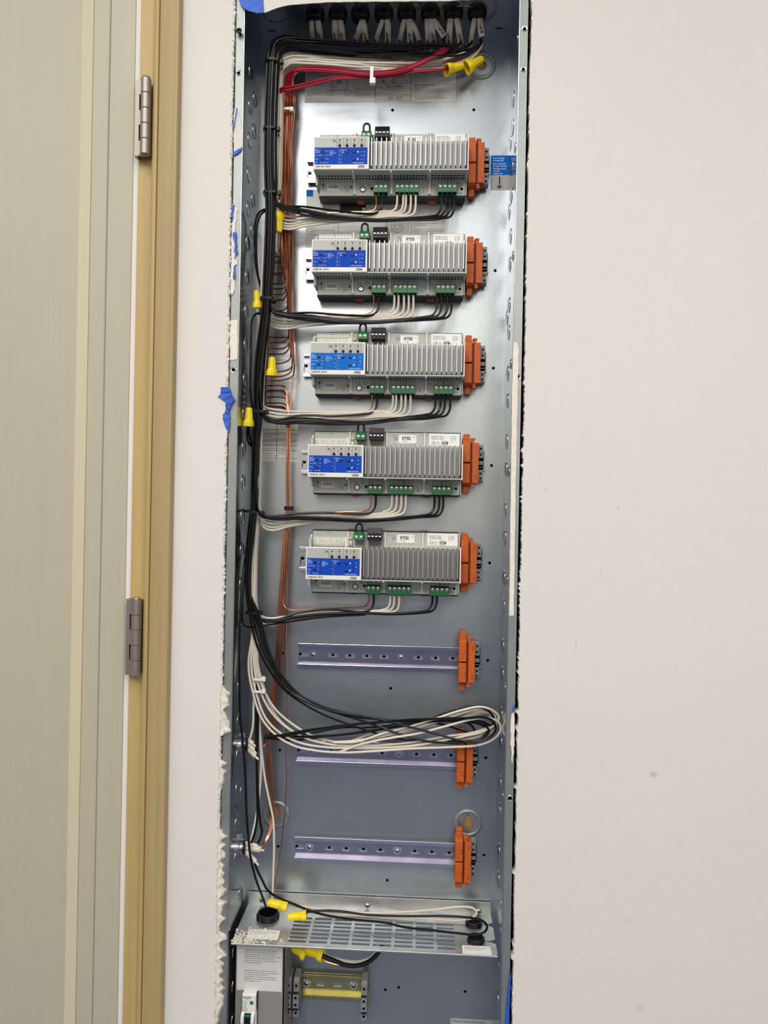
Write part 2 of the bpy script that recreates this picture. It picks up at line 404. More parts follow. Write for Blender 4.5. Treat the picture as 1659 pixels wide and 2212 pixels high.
for k in KEY: MB().box(k.x-14, k.x+14, 104.5, 107.5, k.z-16, k.z+20).build('backing_block', 'plywood', enc)
back = MB().plate(rect(-W2, W2, ZBOT, ZTOP), [circ(p.x, p.z, 2.2, 12) for p in pin] + [keyhole(k) for k in KEY], 1.4, front(D)).build('back_panel', 'galvanised', enc)
for k in KEY:
    MB().lathe([(20.5, 0.3), (20.2, -0.6), (18.6, -2.0), (16.6, -2.2), (15.2, -1.4), (14.6, 0.3)], (k.x, D, k.z), (0, 1, 0), 32, cap=False).build('mounting_dish', 'galvanised_flange', enc, smooth=True)
def side_plate(s):
    return MB().box(min(s*W2, s*(W2+1.4)), max(s*W2, s*(W2+1.4)), 1.0, D, ZBOT, ZTOP)
side_plate(-1).build('side_panel', 'galvanised_side', enc); side_plate(1).build('side_panel', 'galvanised_side', enc)
XB = [-95.5, -63.4, -32.0, 0.8, 32.4, 65.2, 97.2, 129.4]
MB().plate(rect(-W2, W2, 0, D), [circ(x, 50, 11, 18) for x in XB] + [slot(-162.9, 83, 11, 3), slot(163.2, 84, 11, 3)], 1.4, lambda u, v, w: (u, v, ZTOP+w)).build('top_panel', 'galvanised_side', enc)
def flange(s, holes):
    a, b = W2-0.4, 193.0
    hs = [circ(s*x, z, 2.3, 12) for x, z in holes]
    o = MB().plate(rect(min(s*a, s*b), max(s*a, s*b), ZBOT, ZTOP), hs, 1.3, front(0)).build('flange', 'galvanised_flange', enc)
    MB().tube([(s*(a+0.3), 0.5, ZBOT), (s*(a+0.3), 0.5, ZTOP)], 1.0, 10).build('rolled_edge', 'knock_steel', enc, smooth=True)
    MB().box(min(s*(b-1.2), s*b), max(s*(b-1.2), s*b), 1.3, 9, ZBOT, ZTOP).build('return_edge', 'galvanised_flange', enc)
    for x, z in holes:
        MB().lathe([(2.4, -0.05), (3.6, -0.35), (4.2, -0.05)], (s*x, 0, z), (0, 1, 0), 16, cap=False).build('hole_rim', 'knock_steel', enc, smooth=True)
    return o
flange(-1, [(188.8, 566.5), (188.4, 170.5)]); flange(1, [(188.6, 620.5), (188.0, 567.5), (188.6, 165.0), (188.8, -387.0)])
# knockouts punched in the side panels
def knockout(s, y, z, r=11.2):
    a = s*W2
    MB().lathe([(r, 0.0), (r-0.2, 0.55), (r-0.9, 0.8), (r-1.7, 0.3), (0.5, 0.25)], (a, y, z), (-s, 0, 0), 26, cap=False).build('knockout', 'knock_steel', enc, smooth=True)
for k in range(24):
    z = 592-47.4*k
    if z > -560: knockout(-1, 41.5, z)
for z in (569, 523, 426, 382): knockout(-1, 68, z)
for z in (-345, -491): knockout(-1, 66, z-70, 9)
for k in range(24):
    z = 560-47.4*k+(9 if k % 2 else 0)
    if z > -560: knockout(1, 58, z)
for z in (512, 414, 264): knockout(1, 82, z)
for k in range(9): knockout(1, 25, 622-145*k, 7.0)
for z in (-628, -676, -724): knockout(-1, 41.5, z); knockout(1, 40, z)
for x in (-172+20, 110): MB().lathe([(16, 0.05), (16, -0.5), (14.8, -0.9), (13.8, -0.3)], (x, 50, ZTOP), (0, 0, 1), 28, cap=False).build('knockout', 'galvanised_side', enc, smooth=True)

# printed labels stuck to the back panel
def sticker(parent, x0, x1, z0, z1, y, m='sticker_dull', name='label_sticker', t=0.25):
    return MB().box(x0, x1, y-t, y+0.02, z0, z1).build(name, m, parent)
a, b = px(660, 142, D), px(984, 217, D)
st = sticker(enc, a.x, b.x, px(660, 222, D).z, px(660, 130, D).z, D)
zl = px(660, 222, D).z; xa = a.x; xd = px(811, 180, D).x; xe = px(888, 180, D).x
yT = D-0.34
lettering(st, 'grey_print', [
    ("Incoming feed\nwiring compartment", 3.6, (xa+4, yT, zl+42), {}),
    ("For low voltage wiring\nuse the side panel\nknock outs only", 3.4, (xa+4, yT, zl+31), {}),
    ("Espace d'alimentation de la\ntableau d'alimentation et pour les\nterminaux", 1.95, (xa+3, yT, zl+13), {'bold': 0.012}),
    ("Maintain 12 mm (1/2\")\nor more of space", 3.0, (xa+72, yT, zl+36), {}),
    ("Control wiring (0-10V)\nCableado para control de\nvoltaje\nEntrée du câblage de\ncommande", 2.9, (xa+72, yT, zl+20), {}),
    ("Model", 3.0, (xd+2, yT, zl+36), {}), ("QA:", 3.0, (xd+2, yT, zl+28), {}), ("Serial #", 3.0, (xd+2, yT, zl+20), {}), ("Job #", 3.0, (xd+2, yT, zl+11), {}), ("Date Code", 3.0, (xd+2, yT, zl+3), {}),
    ("cet appareil. Avant de mettre\nmaintenimiento en el interior desconecte\ntodas las fuentes de alimentación\neléctrica.", 3.3, (xe+5, yT, zl+44), {}),
    ("Peut causer des\nblessures graves ou la mort. Plus d'un\nsectionneur peut être nécessaire pour\nmettre cet appareil hors tension.\nDéconnecter toutes les tensions\nd'alimentation avant de réparer l'appareil.", 2.95, (xe+5, yT, zl+19.5), {'spacing': 1.05}),
])
lettering(st, 'black_print', [("Risque d'électrocution.", 3.1, (xe+5, yT, zl+23), {'bold': 0.02})], name='heading')
lettering(st, 'black_print', [("BX", 7, (xd+30, yT, zl+36), {'sx': 1.3}), ("R   G", 8, (xd+9, yT, zl+27.5), {'sx': 1.2}), ("E81027841", 5.6, (xd+16, yT, zl+20.5), {}), ("SES / RT", 6.0, (xd+18, yT, zl+3.2), {})], name='handwriting')
ln = MB()
for i in range(5): ln.box(xd+13, xe-2, D-0.36, D-0.3, zl+3+i*8.3-0.8, zl+3+i*8.3-0.5)
for x in (xd, xe): ln.box(x-0.3, x+0.3, D-0.36, D-0.3, zl, zl+60)
def frame_lines(mb, x0, x1, z0, z1, y, t=0.5):
    mb.box(x0, x1, y-0.06, y, z0, z0+t).box(x0, x1, y-0.06, y, z1-t, z1).box(x0, x0+t, y-0.06, y, z0, z1).box(x1-t, x1, y-0.06, y, z0, z1); return mb
frame_lines(ln, xa+38, xa+62, zl+18, zl+50, D-0.3, 0.7); frame_lines(ln, xa+41, xa+46, zl+22, zl+38, D-0.3, 0.5)
frame_lines(ln, xa+32, xa+42, zl+10.5, zl+17, D-0.3, 0.4); frame_lines(ln, xa+58, xa+68, zl+10.5, zl+17, D-0.3, 0.4)
for q in range(3): ln.box(xa+47, xa+54, D-0.36, D-0.3, zl+28+q*2, zl+29+q*2)
ln.build('ruled_lines', 'black_print', st, kind='stuff')

a, b = px(662, 410, D), px(962, 535, D)
st = sticker(enc, a.x, b.x, b.z, a.z, D)
sx, sz = a.x, b.z
MB().box(a.x, a.x+10, D-0.4, D-0.24, a.z-10, a.z).build('colour_band', 'sign_blue', st)
ln = MB()
for i in range(4):
    cx = sx+85+i*7.8; cz = px(800, 452, D).z
    ln.lathe([(3.3, 0), (3.3, -0.06)], (cx, D-0.3, cz), (0, 1, 0), 14); ln.box(cx-1.2, cx+1.2, D-0.36, D-0.3, cz-6, cz-2)
bul = MB()
for i in range(4):
    cx = sx+85+i*7.8; cz = px(800, 452, D).z
    bul.lathe([(2.7, -0.07), (2.7, -0.12)], (cx, D-0.3, cz), (0, 1, 0), 14)
bul.build('bulb_drawing', 'sticker_dull', st, kind='stuff')
ln.box(sx+70, sx+109, D-0.36, D-0.3, px(800, 440, D).z, px(800, 440, D).z+0.4)
for k in range(9): ln.box(sx+6, sx+11, D-0.36, D-0.3, sz+5+k*4.5, sz+5.4+k*4.5)
ln.box(sx+48, sx+48.5, D-0.36, D-0.3, sz, sz+72).box(sx+119, sx+119.5, D-0.36, D-0.3, sz, sz+72).box(sx+155, sx+155.5, D-0.36, D-0.3, sz, sz+72)
frame_lines(ln, sx+12, sx+42, sz+18, sz+25, D-0.3, 0.4); frame_lines(ln, sx+124, sx+150, sz+40, sz+58, D-0.3, 0.4)
c = px(858, 487, D)
for r_ in (10.5, 6.0): ln.tube([(c.x+r_*0.8*math.cos(t*math.pi/10), D-0.35, c.z+r_*math.sin(t*math.pi/10)) for t in range(21)], 0.22, 4)
ln.box(c.x-9, c.x+9, D-0.36, D-0.3, c.z-0.2, c.z+0.2)
ln.build('ruled_lines', 'black_print', st, kind='stuff')
MB().box(sx+50, sx+88, D-0.37, D-0.24, px(700, 458, D).z, px(700, 436, D).z).build('dark_block', 'dark_plastic', st)
lettering(st, 'grey_print', [
    ("For wiring details, see the installation\nguide for each module.", 3.0, (sx+158, yT, px(900, 459, D).z), {}),
    ("Pour plus d'informations sur le câblage,\nconsulter le guide d'installation pour\nchaque module.", 3.0, (sx+158, yT, px(900, 479, D).z), {}),
    ("Wiring shown for single feed are shown.\nCableado mostrado para alimentación\ncontrôle avec conducteurs.", 2.8, (sx+158, yT, px(900, 497, D).z), {})])

# torque table behind the copper bundle
a, b = px(567, 914, D), px(642, 998, D)
st = sticker(enc, a.x, b.x, b.z, a.z, D, 'sticker')
rows = [928, 938, 953, 962.5, 973.5, 990]
ln = MB()
for v in rows: z = px(600, v, D).z; ln.box(a.x, b.x, D-0.36, D-0.3, z-0.3, z+0.3)
xv = px(598, 950, D).x; ln.box(xv-0.35, xv+0.35, D-0.36, D-0.3, b.z, a.z)
ln.tube([(xv+8+2.6*math.cos(t*math.pi/8), D-0.35, px(600, 921, D).z+2.6*math.sin(t*math.pi/8)) for t in range(17)], 0.25, 4)
ln.build('ruled_lines', 'black_print', st, kind='stuff')
tt = [("(1) 2,5–4 mm²", 936, "2,3 N•m"), ("(1) 6 mm²", 944, ""), ("(2) 2,5–4 mm²", 950, "2,8 N•m"), ("(1) 10–16 mm²", 960.5, "4,0 N•m"), ("(1) 14–10 AWG", 970.5, "20 in·lb"), ("(1) 8 AWG", 981, "25 in·lb"), ("(2) 14–10 AWG", 986.5, ""), ("(1) 6–4 AWG", 996, "35 in·lb")]
lettering(st, 'black_print', [(q, 3.4, (a.x+1.3, yT, px(570, v, D).z), {}) for q, v, _ in tt] + [(r_, 3.4, (xv+1.4, yT, px(600, v, D).z), {}) for _, v, r_ in tt if r_])

# low-voltage sticker beside the topmost module
a, b = px(1060.5, 336, D), px(1099, 411, D); zb_ = px(1060, 378.5, D).z
st = sticker(enc, a.x, b.x+0.2, zb_, a.z, D, 'sign_blue')
lettering(st, 'white_print', [("Low-voltage\nwiring only", 3.4, (a.x+3, yT, a.z-5), {'bold': 0.01}), ("Solo cableado\nde bajo voltaje", 3.4, (a.x+3, yT, a.z-13), {'bold': 0.01}), ("Câblage basse\ntension\nseulement", 3.4, (a.x+3, yT, a.z-20.3), {'bold': 0.01})])
st = sticker(enc, a.x, b.x+0.2, b.z, zb_, D, 'sticker_clear_grey', 'arrow_sticker')
cx = px(1079, 395, D).x; z0, z1 = px(1079, 408.5, D).z, px(1079, 382, D).z
MB().add([(cx-0.9, D-0.36, z1), (cx+0.9, D-0.36, z1), (cx+0.9, D-0.36, z0+3), (cx+3, D-0.36, z0+5), (cx+4, D-0.36, z0+4), (cx, D-0.36, z0), (cx-4, D-0.36, z0+4), (cx-3, D-0.36, z0+5), (cx-0.9, D-0.36, z0+3)], [tuple(range(9))]).build('arrow', 'black_print', st)
# sticker at the foot of the back panel
a, b = px(973, 2199, D), px(1063, 2206, D)
st = sticker(enc, a.x, b.x, a.z-40, a.z, D, 'sticker_clear_grey')
lettering(st, 'black_print', [("Pollution Degree 2 Environment", 3.7, (a.x+2, yT, a.z-5), {'bold': 0.01})])

# things on the flange: drywall screw, plaster, tape
t = thing('drywall_screw', tuple(px(515.5, 65, -6)), 'black drywall screw driven crookedly into the upper left flange', 'screw')
c = px(515.5, 65, -7); ax = Vector((0.12, 1, -0.25))
MB().lathe([(1.0, -0.2), (4.0, 0.2), (4.2, 0.9), (2.4, 3.2), (1.9, 4)], c, ax, 16).build('head', 'black_screw', t, smooth=True)
MB().lathe([(1.9, 3.5), (1.7, 22)], c, ax, 10).build('shank', 'black_screw', t, smooth=True)
MB().box(c.x-1.8, c.x+1.8, c.y-0.5, c.y+0.3, c.z-0.4, c.z+0.4).box(c.x-0.4, c.x+0.4, c.y-0.5, c.y+0.3, c.z-1.8, c.z+1.8).build('recess', 'hole_dark', t)
def patch(name, m, pts, label, cat, group=None, y0=-1.6, y1=0.0, seed=1, rough=0.8, sub_=4, bev=0.5):
    """an irregular thin slab from an outline read off the photograph at the flange plane"""
    rnd = random.Random(seed); poly = []
    P = [px(u, v, y0) for u, v in pts]
    for i, p in enumerate(P):
        q = P[(i+1) % len(P)]; n = max(1, int((q-p).length/sub_))
        for k in range(n):
            t_ = k/n; c_ = p.lerp(q, t_); poly.append((c_.x+rnd.uniform(-rough, rough), c_.z+rnd.uniform(-rough, rough)))
    mb = MB(); n = len(poly); cx = sum(p[0] for p in poly)/n; cz = sum(p[1] for p in poly)/n
    bm = bmesh.new(); vv = [bm.verts.new((x, z, 0)) for x, z in poly]
    for i in range(n): bm.edges.new((vv[i], vv[(i+1) % n]))
    bmesh.ops.triangle_fill(bm, use_beauty=True, edges=bm.edges[:]); bm.verts.index_update()
    idx = [tuple(v.index for v in f.verts) for f in bm.faces]; co_ = [(v.co.x, v.co.y) for v in bm.verts]
    bm.free()
    vs = [(x, y0+rnd.uniform(-bev, bev), z) for x, z in co_] + [(x, y1, z) for x, z in co_]
    fs = idx + [tuple(i+n for i in f[::-1]) for f in idx] + [(i, (i+1) % n, n+(i+1) % n, n+i) for i in range(n)]
    mb.add(vs, fs); return tag(mb.build(name, m), label, cat, group)
patch('paper_scrap', 'drywall', [(505, 236), (512, 232), (517, 250), (522, 275), (523.5, 318), (512, 326), (505, 333), (503.5, 300)], 'torn strip of white wallboard paper over the upper left flange', 'paper', y0=-1.2, y1=-0.3, bev=0.15, seed=2)
patch('plaster_smear', 'plaster', [(501, 442), (509, 444), (513, 452), (512, 470), (508, 480), (507, 500), (508.5, 540), (512, 560), (508, 590), (506, 625), (500, 640), (497, 634), (499, 560), (500, 500)], 'white plaster smear with blue tape scraps on the left flange', 'plaster', seed=3)
patch('plaster_smear', 'plaster', [(497, 692), (513, 690), (513.5, 740), (512, 775), (497, 778), (496, 730)], 'smooth rectangular film of white plaster on the left flange above its screw hole', 'plaster', y0=-0.8, y1=-0.05, bev=0.1, rough=0.4, seed=4)
patch('plaster_smear', 'plaster', [(1109, 738), (1118, 742), (1120, 760), (1117, 900), (1113, 1100), (1110, 1330), (1100, 1330), (1102, 1200), (1104, 1000), (1106, 860)], 'long thin white plaster film down the right flange', 'plaster', y0=-0.5, y1=-0.05, bev=0.08, rough=0.3, seed=5, sub_=8)
patch('plaster_smear', 'plaster', [(1104, 1545), (1111, 1538), (1112, 1560), (1110, 1625), (1106, 1650), (1103, 1600)], 'short white plaster streak on the lower right flange', 'plaster', y0=-0.8, y1=-0.05, bev=0.15, seed=6)
def ridge(v0, v1, u0, u1, seed, label):
    """lumpy strip of filler squeezed along the cut in the wallboard"""
    rnd = random.Random(seed); vs = []; n = int((v1-v0)/2.2); K = 7
    ctrl = [(rnd.uniform(1, 13) if rnd.random() < 0.75 else rnd.uniform(12, 19), [rnd.uniform(0.2, 1.1) for _ in range(K+1)]) for _ in range(n//4+3)]
    for i in range(n+1):
        v = v0+(v1-v0)*i/n; base = u0+(u1-u0)*i/n
        a_, f_ = divmod(i, 4); f_ = f_/4; f_ = f_*f_*(3-2*f_)
        env = min(1, i/4, (n-i)/4)
        wd = (ctrl[a_][0]*(1-f_)+ctrl[a_+1][0]*f_)*env+rnd.uniform(-0.5, 0.5)
        for k in range(K+1):
            am = ctrl[a_][1][k]*(1-f_)+ctrl[a_+1][1][k]*f_
            t = k/K; y = -3.0-(4.0*math.sin(math.pi*min(1, t*1.15))**0.7 if 0 < t < 1 else 0)*am+rnd.uniform(-0.15, 0.15)
            if k == K: y = -0.1
            p = px(base-5+t*(wd+5), v, y); vs.append((p.x, y, p.z))
    fs = [(i*(K+1)+k, i*(K+1)+k+1, (i+1)*(K+1)+k+1, (i+1)*(K+1)+k) for i in range(n) for k in range(K)]
    m = n+1; nb = len(vs); vs += [(vs[i*(K+1)][0], -0.05, vs[i*(K+1)][2]) for i in range(m)]
    fs += [(i*(K+1), (i+1)*(K+1), nb+i+1, nb+i) for i in range(n)] + [((i)*(K+1)+K, (i+1)*(K+1)+K, nb+i+1, nb+i) for i in range(n)]
    tag(MB().add(vs, fs).build('plaster_ridge', 'plaster', smooth=True), label, 'plaster')
ridge(1480, 1590, 482, 480, 21, 'lumpy plaster ridge on the wall cut beside the wire loop')
ridge(1640, 1700, 477, 477, 22, 'small plaster lump on the wall cut beneath the upper cable connector')
ridge(1790, 2212, 476, 470, 23, 'long lumpy plaster ridge on the wall cut beside the vented shelf')
def tape(pts, label, seed, **k):
    k.setdefault('sub_', 2.4)
    patch('tape_scrap', 'tape_blue', pts, label, 'tape', seed=seed, **k)
tape([(504, 276), (511, 232), (513, 233), (508, 262), (505.5, 280)], 'thin blue tape sliver beside the torn paper strip', 31, y0=-3.4, y1=-2.9, bev=0.2, rough=0.2)
tape([(504, 329), (522, 318), (524, 321), (516, 330), (505, 336)], 'small blue tape scrap across the foot of the torn paper strip', 32, y0=-2.2, y1=-1.4, bev=0.2, rough=0.3)
tape([(501, 444), (506, 442), (504, 456), (502, 480), (499, 470)], 'ragged blue tape scrap at the top of the left plaster smear', 33, y0=-3.2, y1=-1.5, bev=0.3)
tape([(503, 503), (509, 501), (511, 520), (512, 545), (507, 560), (506, 530)], 'wider blue tape scrap midway down the left plaster smear', 34, y0=-3.0, y1=-1.6, bev=0.3)
tape([(505, 575), (509, 572), (507, 600), (504, 603)], 'tiny blue tape scrap low on the left plaster smear', 35, y0=-3.0, y1=-1.6, bev=0.2)
tape([(477, 838), (496, 836), (498, 850), (507, 863), (501, 872), (494, 888), (495, 900), (495, 925), (492, 932), (484, 915), (481, 900), (487, 888), (489, 870), (480, 862), (471, 858), (476, 850)], 'crumpled blue tape stuck over the left wall cut', 36, y0=-5.2, y1=-3.1, bev=1.3)
tape([(1107.5, 1528), (1112, 1522), (1111, 1536), (1107, 1538)], 'tiny blue tape scrap on the right flange above the plaster streak', 37, y0=-1.2, y1=-0.1, bev=0.2, rough=0.3)
tape([(1101.5, 2100), (1104, 2106), (1101.5, 2160), (1099.5, 2216), (1091, 2216), (1096, 2150)], 'blue tape strip peeling along the foot of the right flange', 38, y0=-2.4, y1=-0.1, bev=0.3, rough=0.2)
# paper and tape hanging over the top of the opening
patch('paper_scrap', 'drywall', [(566, -40), (566, 27), (573, 27), (590, 20), (612, 13), (640, 9.5), (700, 5), (800, 3.5), (960, 2), (1080, -4), (1090, -40)], 'torn wallboard paper hanging over the top of the enclosure', 'paper', y0=-4.2, y1=-3.2, bev=0.2, rough=0.3, sub_=6, seed=8)
patch('tape_scrap', 'tape_blue_top', [(514, -40), (515.5, 0), (521, 10), (527, 17), (537, 24), (548, 26), (556, 28.5), (570, 27), (567, -40)], 'broad blue tape tab at the top left corner of the opening', 'tape', y0=-5.6, y1=-4.4, bev=0.5, rough=0.2, seed=9)

# ------------------------------------------------------------------ mounting rails
ORD = ['topmost', 'second', 'third', 'fourth', 'fifth']
def screw_head(parent, x, y, z, r=4.0, star=True, name='screw'):
    s_ = MB().lathe([(r, 0), (r, -0.8), (r*0.8, -1.8), (r*0.3, -2.4)], (x, y, z), (0, 1, 0), 16).build(name, 'screw_steel', parent, smooth=True)
    return s_
def star_washer(parent, x, y, z):
    pts = []
    for k in range(24): r = 6.6 if k % 2 else 4.6; pts.append((x+r*math.cos(k*math.pi/12), z+r*math.sin(k*math.pi/12)))
    MB().prism(pts, y-0.5, y).build('star_washer', 'screw_steel', parent)
def make_rail(x0, x1, zc, m, label, cat='rail', group=None, slots=None, screws=()):
    t = thing('mounting_rail', (x0, D, zc-17.5), label, cat, group)
    holes = [slot(x, zc, 15, 6) for x in slots]
    MB().plate(rect(x0, x1, zc-13.5, zc+13.5), holes, 1.0, front(D-1.1)).build('web', m, t)
    e = m+'_edge' if m+'_edge' in MATS else m
    for s_ in (1, -1):
        MB().box(x0, x1, D-7.5, D-0.1, min(zc+s_*12.5, zc+s_*13.5), max(zc+s_*12.5, zc+s_*13.5)).build('side_web', m, t)
        MB().box(x0-1, x1, D-8.5, D-7.3, min(zc+s_*12.5, zc+s_*17.5), max(zc+s_*12.5, zc+s_*17.5)).build('lip', e, t, bevel=0.45, seg=2)
    for x in screws:
        star_washer(t, x, D-1.1, zc)
        o = screw_head(t, x, D-1.3, zc, 3.2)
        MB().box(x-2, x+2, D-4.0, D-3.3, zc-0.4, zc+0.4).box(x-0.4, x+0.4, D-4.0, D-3.3, zc-2, zc+2).build('recess', 'hole_dark', o)
    return t
RX0, RX1 = -109.5, 148.0
SL = [-109.5+0+9.0] if False else [-59.5+25.0*k for k in range(-1, 8)]
RZ = [478.3-PITCH_MM*(k+1)+1.0+PITCH_MM-1.0 - 0.0 for k in range(8)]
RZ = [478.9-PITCH_MM*k for k in range(8)]
RZ[5:] = [-225.9, -366.6, -508.0]
RN = ['mounting rail behind the %s dimmer module' % ORD[k] for k in range(5)] + ['bare mounting rail just below the lowest dimmer module', 'mounting rail half hidden by the looped wires', 'bare mounting rail above the vented shelf']
for k in range(8):
    sl = [-106+0] if k < 5 else [-101.0+0]
    ss = [x for x in SL if abs(x+88) > 9 and abs(x-40.1) > 6]
    make_rail(RX0, RX1, RZ[k], 'rail_zinc', 'slotted zinc ' + RN[k], slots=([-104.0] if k < 5 else [-102.0]) + (ss if k > 4 else ss[1:2]), screws=(-88.1, 40.1) if k > 4 else ())

# ------------------------------------------------------------------ dimmer modules
MODW = 213.0
mod = thing('dimmer_module', (XM, 0, ZM), local=True, cat='dimmer')
GRP = 'dimmer modules on the rails'
body = MB().box(0.4, 77.2, 40, 73, -44.6, -0.4).box(77.2, 211.4, 51, 73, -44.6, -0.2).box(77.2, 211.4, 39, 51, -45.2, -43.6)
o_body = body.build('housing', 'grey_plastic', mod)
deck = MB().box(4, 210.6, 73, 92, -65.6, 21.2); o_deck = deck.build('terminal_deck', 'grey_plastic', mod)
MB().box(3, 211.4, 76, 97, -67.8, 22.8).build('base', 'dark_plastic', mod, bevel=0.6)
MB().box(211.4, 213, 37, 76, -46, 3).box(211.4, 213, 76, 90, -64, 22).build('end_plate', 'white_plastic', mod, bevel=0.3)
MB().box(-0.0, 3.9, 60, 90, -56, 12).build('left_shoulder', 'grey_plastic', mod, bevel=0.6)
cover = MB().box(0, 77, 36, 41, -45, 0).build('front_cover', 'white_plastic', mod, bevel=1.0, seg=2)
MB().box(1.8, 75, 35.7, 36.4, -15.2, -1.6).build('grey_field', 'grey_inset', cover)
blue = MB().box(1.8, 74.7, 35.7, 36.4, -38.4, -15.3).build('blue_field', 'label_blue', cover)
ln = MB()
for x in (32, 41.7, 51.7, 61.8, 71.0): ln.box(x-0.2, x+0.2, 35.55, 35.8, -15.2, -1.6)
ln.box(26.5, 26.9, 35.55, 35.8, -7.8, -1.6).box(26.5, 32, 35.55, 35.8, -7.9, -7.5)
ln.build('zone_lines', 'grey_print', cover, kind='stuff')
for x in (36.3, 46.4, 56.5, 66.6): MB().lathe([(2.1, 0.2), (2.1, -0.7), (1.7, -1.0)], (x, 35.8, -12.8), (0, 1, 0), 14).build('button', 'black_connector', cover, smooth=True)
for x in (29.2, 36.3, 46.4, 56.5, 66.6): MB().disc((x, 35.45, -5.7), (0, 1, 0), 0.95, 0.4, 10).build('indicator', 'hole_dark', cover)
for x, z in ((13.1, -20.5), (12.9, -30.7), (46.3, -21.1), (56.4, -21.3), (56.2, -31.6)):
    MB().lathe([(2.1, 0.2), (2.1, -0.6), (1.7, -0.9)], (x, 35.8, z), (0, 1, 0), 14).build('button', 'button', cover, smooth=True)
for x, z in ((20.4, -20.6), (20.3, -26), (20.2, -30.8), (20, -36), (36.2, -21), (36, -26), (35.8, -31.6), (35.6, -36.2), (66.3, -21.3), (66.3, -26.7), (66.3, -31.7)):
    MB().disc((x, 35.45, z), (0, 1, 0), 1.15, 0.4, 10).build('indicator', 'button', cover)
yP = 35.5
lettering(cover, 'white_print', [("Input\nEntrada\nEntrée", 2.3, (2.8, yP, -18.6), {'spacing': 0.95}), ("Ta = 70°C", 2.3, (2.8, yP, -27), {}), ("Prog", 2.3, (2.8, yP, -31.6), {}),
    ("120 V~\n50/60 Hz\n10 A", 2.5, (22.3, yP, -21.2), {}), ("Opt", 2.6, (38.6, yP, -19.8), {}), ("Def", 2.6, (38.6, yP, -22.8), {}), ("1", 2.4, (38.2, yP, -27), {}), ("2", 2.4, (38.2, yP, -32.4), {}), ("3", 2.4, (38.2, yP, -37.2), {}),
    ("H", 2.4, (69, yP, -22.2), {}), ("M", 2.4, (69, yP, -27.5), {}), ("L", 2.4, (69, yP, -32.6), {}), ("+1.844.LUTRON1", 2.35, (71, yP, -37.4), {'align': 'RIGHT'})])
ic = MB(); ic.add([(60, yP, -22.2), (63, yP, -22.2), (61.5, yP, -19.8)], [(0, 1, 2)]).add([(60, yP, -30.6), (63, yP, -30.6), (61.5, yP, -33)], [(0, 1, 2)])
for z in (-20.6, -26, -30.8): ic.box(16, 19, yP, yP+0.1, z-0.15, z+0.15)
ic.box(9.5, 18.6, yP, yP+0.1, -36.2, -35.9).box(36.0, 36.3, yP, yP+0.1, -20, -18.6).box(36, 38.2, yP, yP+0.1, -18.9, -18.6).box(42.5, 46.3, yP, yP+0.1, -18.9, -18.6)
for z in (-24.2, -29.5, -34.6): ic.box(35.9, 36.2, yP, yP+0.1, z-1, z+1)
ic.tube([(4.2+1.2*math.cos(t*math.pi/6), yP, -35.8+1.2*math.sin(t*math.pi/6)) for t in range(13)], 0.14, 4)
ic.build('icons', 'white_print', cover, kind='stuff')
lettering(cover, 'black_print', [("LQSE-4A-120-D", 3.3, (2.7, yP-0.15, -42.3), {'bold': 0.012, 'sx': 0.98}), ("LUTRON", 2.3, (70.8, yP-0.15, -43), {'bold': 0.03, 'align': 'RIGHT'})], name='model_lettering')
MB().box(62, 70.8, yP-0.2, yP-0.1, -40.7, -40.2).build('logo_bar', 'black_print', cover)
lettering(cover, 'grey_print', [(q, 1.9, (x, yP, -3.9), {'align': 'CENTER'}) for q, x in (("400 W", 36.7), ("250 W", 46.7), ("250 W", 56.7), ("250 W", 66.5))] + [("Zn %d" % (k+1), 2.3, (36.4+10.1*k, yP, -9.6), {'align': 'CENTER'}) for k in range(4)], name='zone_lettering')
# heat sink: base and twenty fins
hs = MB().box(78.2, 210.8, 48.5, 51.2, -43.2, -0.6).build('heat_sink', 'aluminium', mod)
for k in range(20):
    x = 80.0+6.78*k
    MB().prism([(37.2, -1.2), (37.2, -39.6), (49, -42.8), (49, 1.6), (46, 1.6)], x-0.55, x+0.55, 'x').build('fin', 'fin_edge', hs)
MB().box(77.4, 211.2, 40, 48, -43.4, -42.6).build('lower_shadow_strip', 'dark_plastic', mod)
# vents in the shoulders above and below the front
vt = MB()
for g in range(4):
    for k in range(11):
        for y in (57, 65):
            x = 4.5+52.9*g+4.35*k
            vt.box(x, x+2.3, y-1.2, y+1.9, -45.0, -44.5); vt.box(x, x+2.3, y-1.2, y+1.9, -0.45, -0.05)
vt.build('vent_holes', 'hole_dark', mod, kind='stuff')
for x in (54.5, 107.2, 160.6):
    MB().box(x-0.9, x+0.9, 40, 73, -47, -44.8).box(x-0.9, x+0.9, 70, 74, -62.5, -44.8).prism([(x-2.2, -64.8), (x, -61.5), (x+2.2, -64.8), (x, -64)], 69.8, 74).build('rib', 'white_plastic', mod)
    MB().box(x-0.9, x+0.9, 69.5, 74, 0, 20).prism([(x-2.4, 21.8), (x, 18.5), (x+2.4, 21.8), (x, 20.6)], 69.4, 74).build('rib', 'white_plastic', mod)
MB().box(1.4, 3.4, 68, 80, 0, 16).build('label_post', 'white_plastic', mod)
MB().box(50.6, 53.2, 68, 74, 0, 13).build('label_post', 'white_plastic', mod)
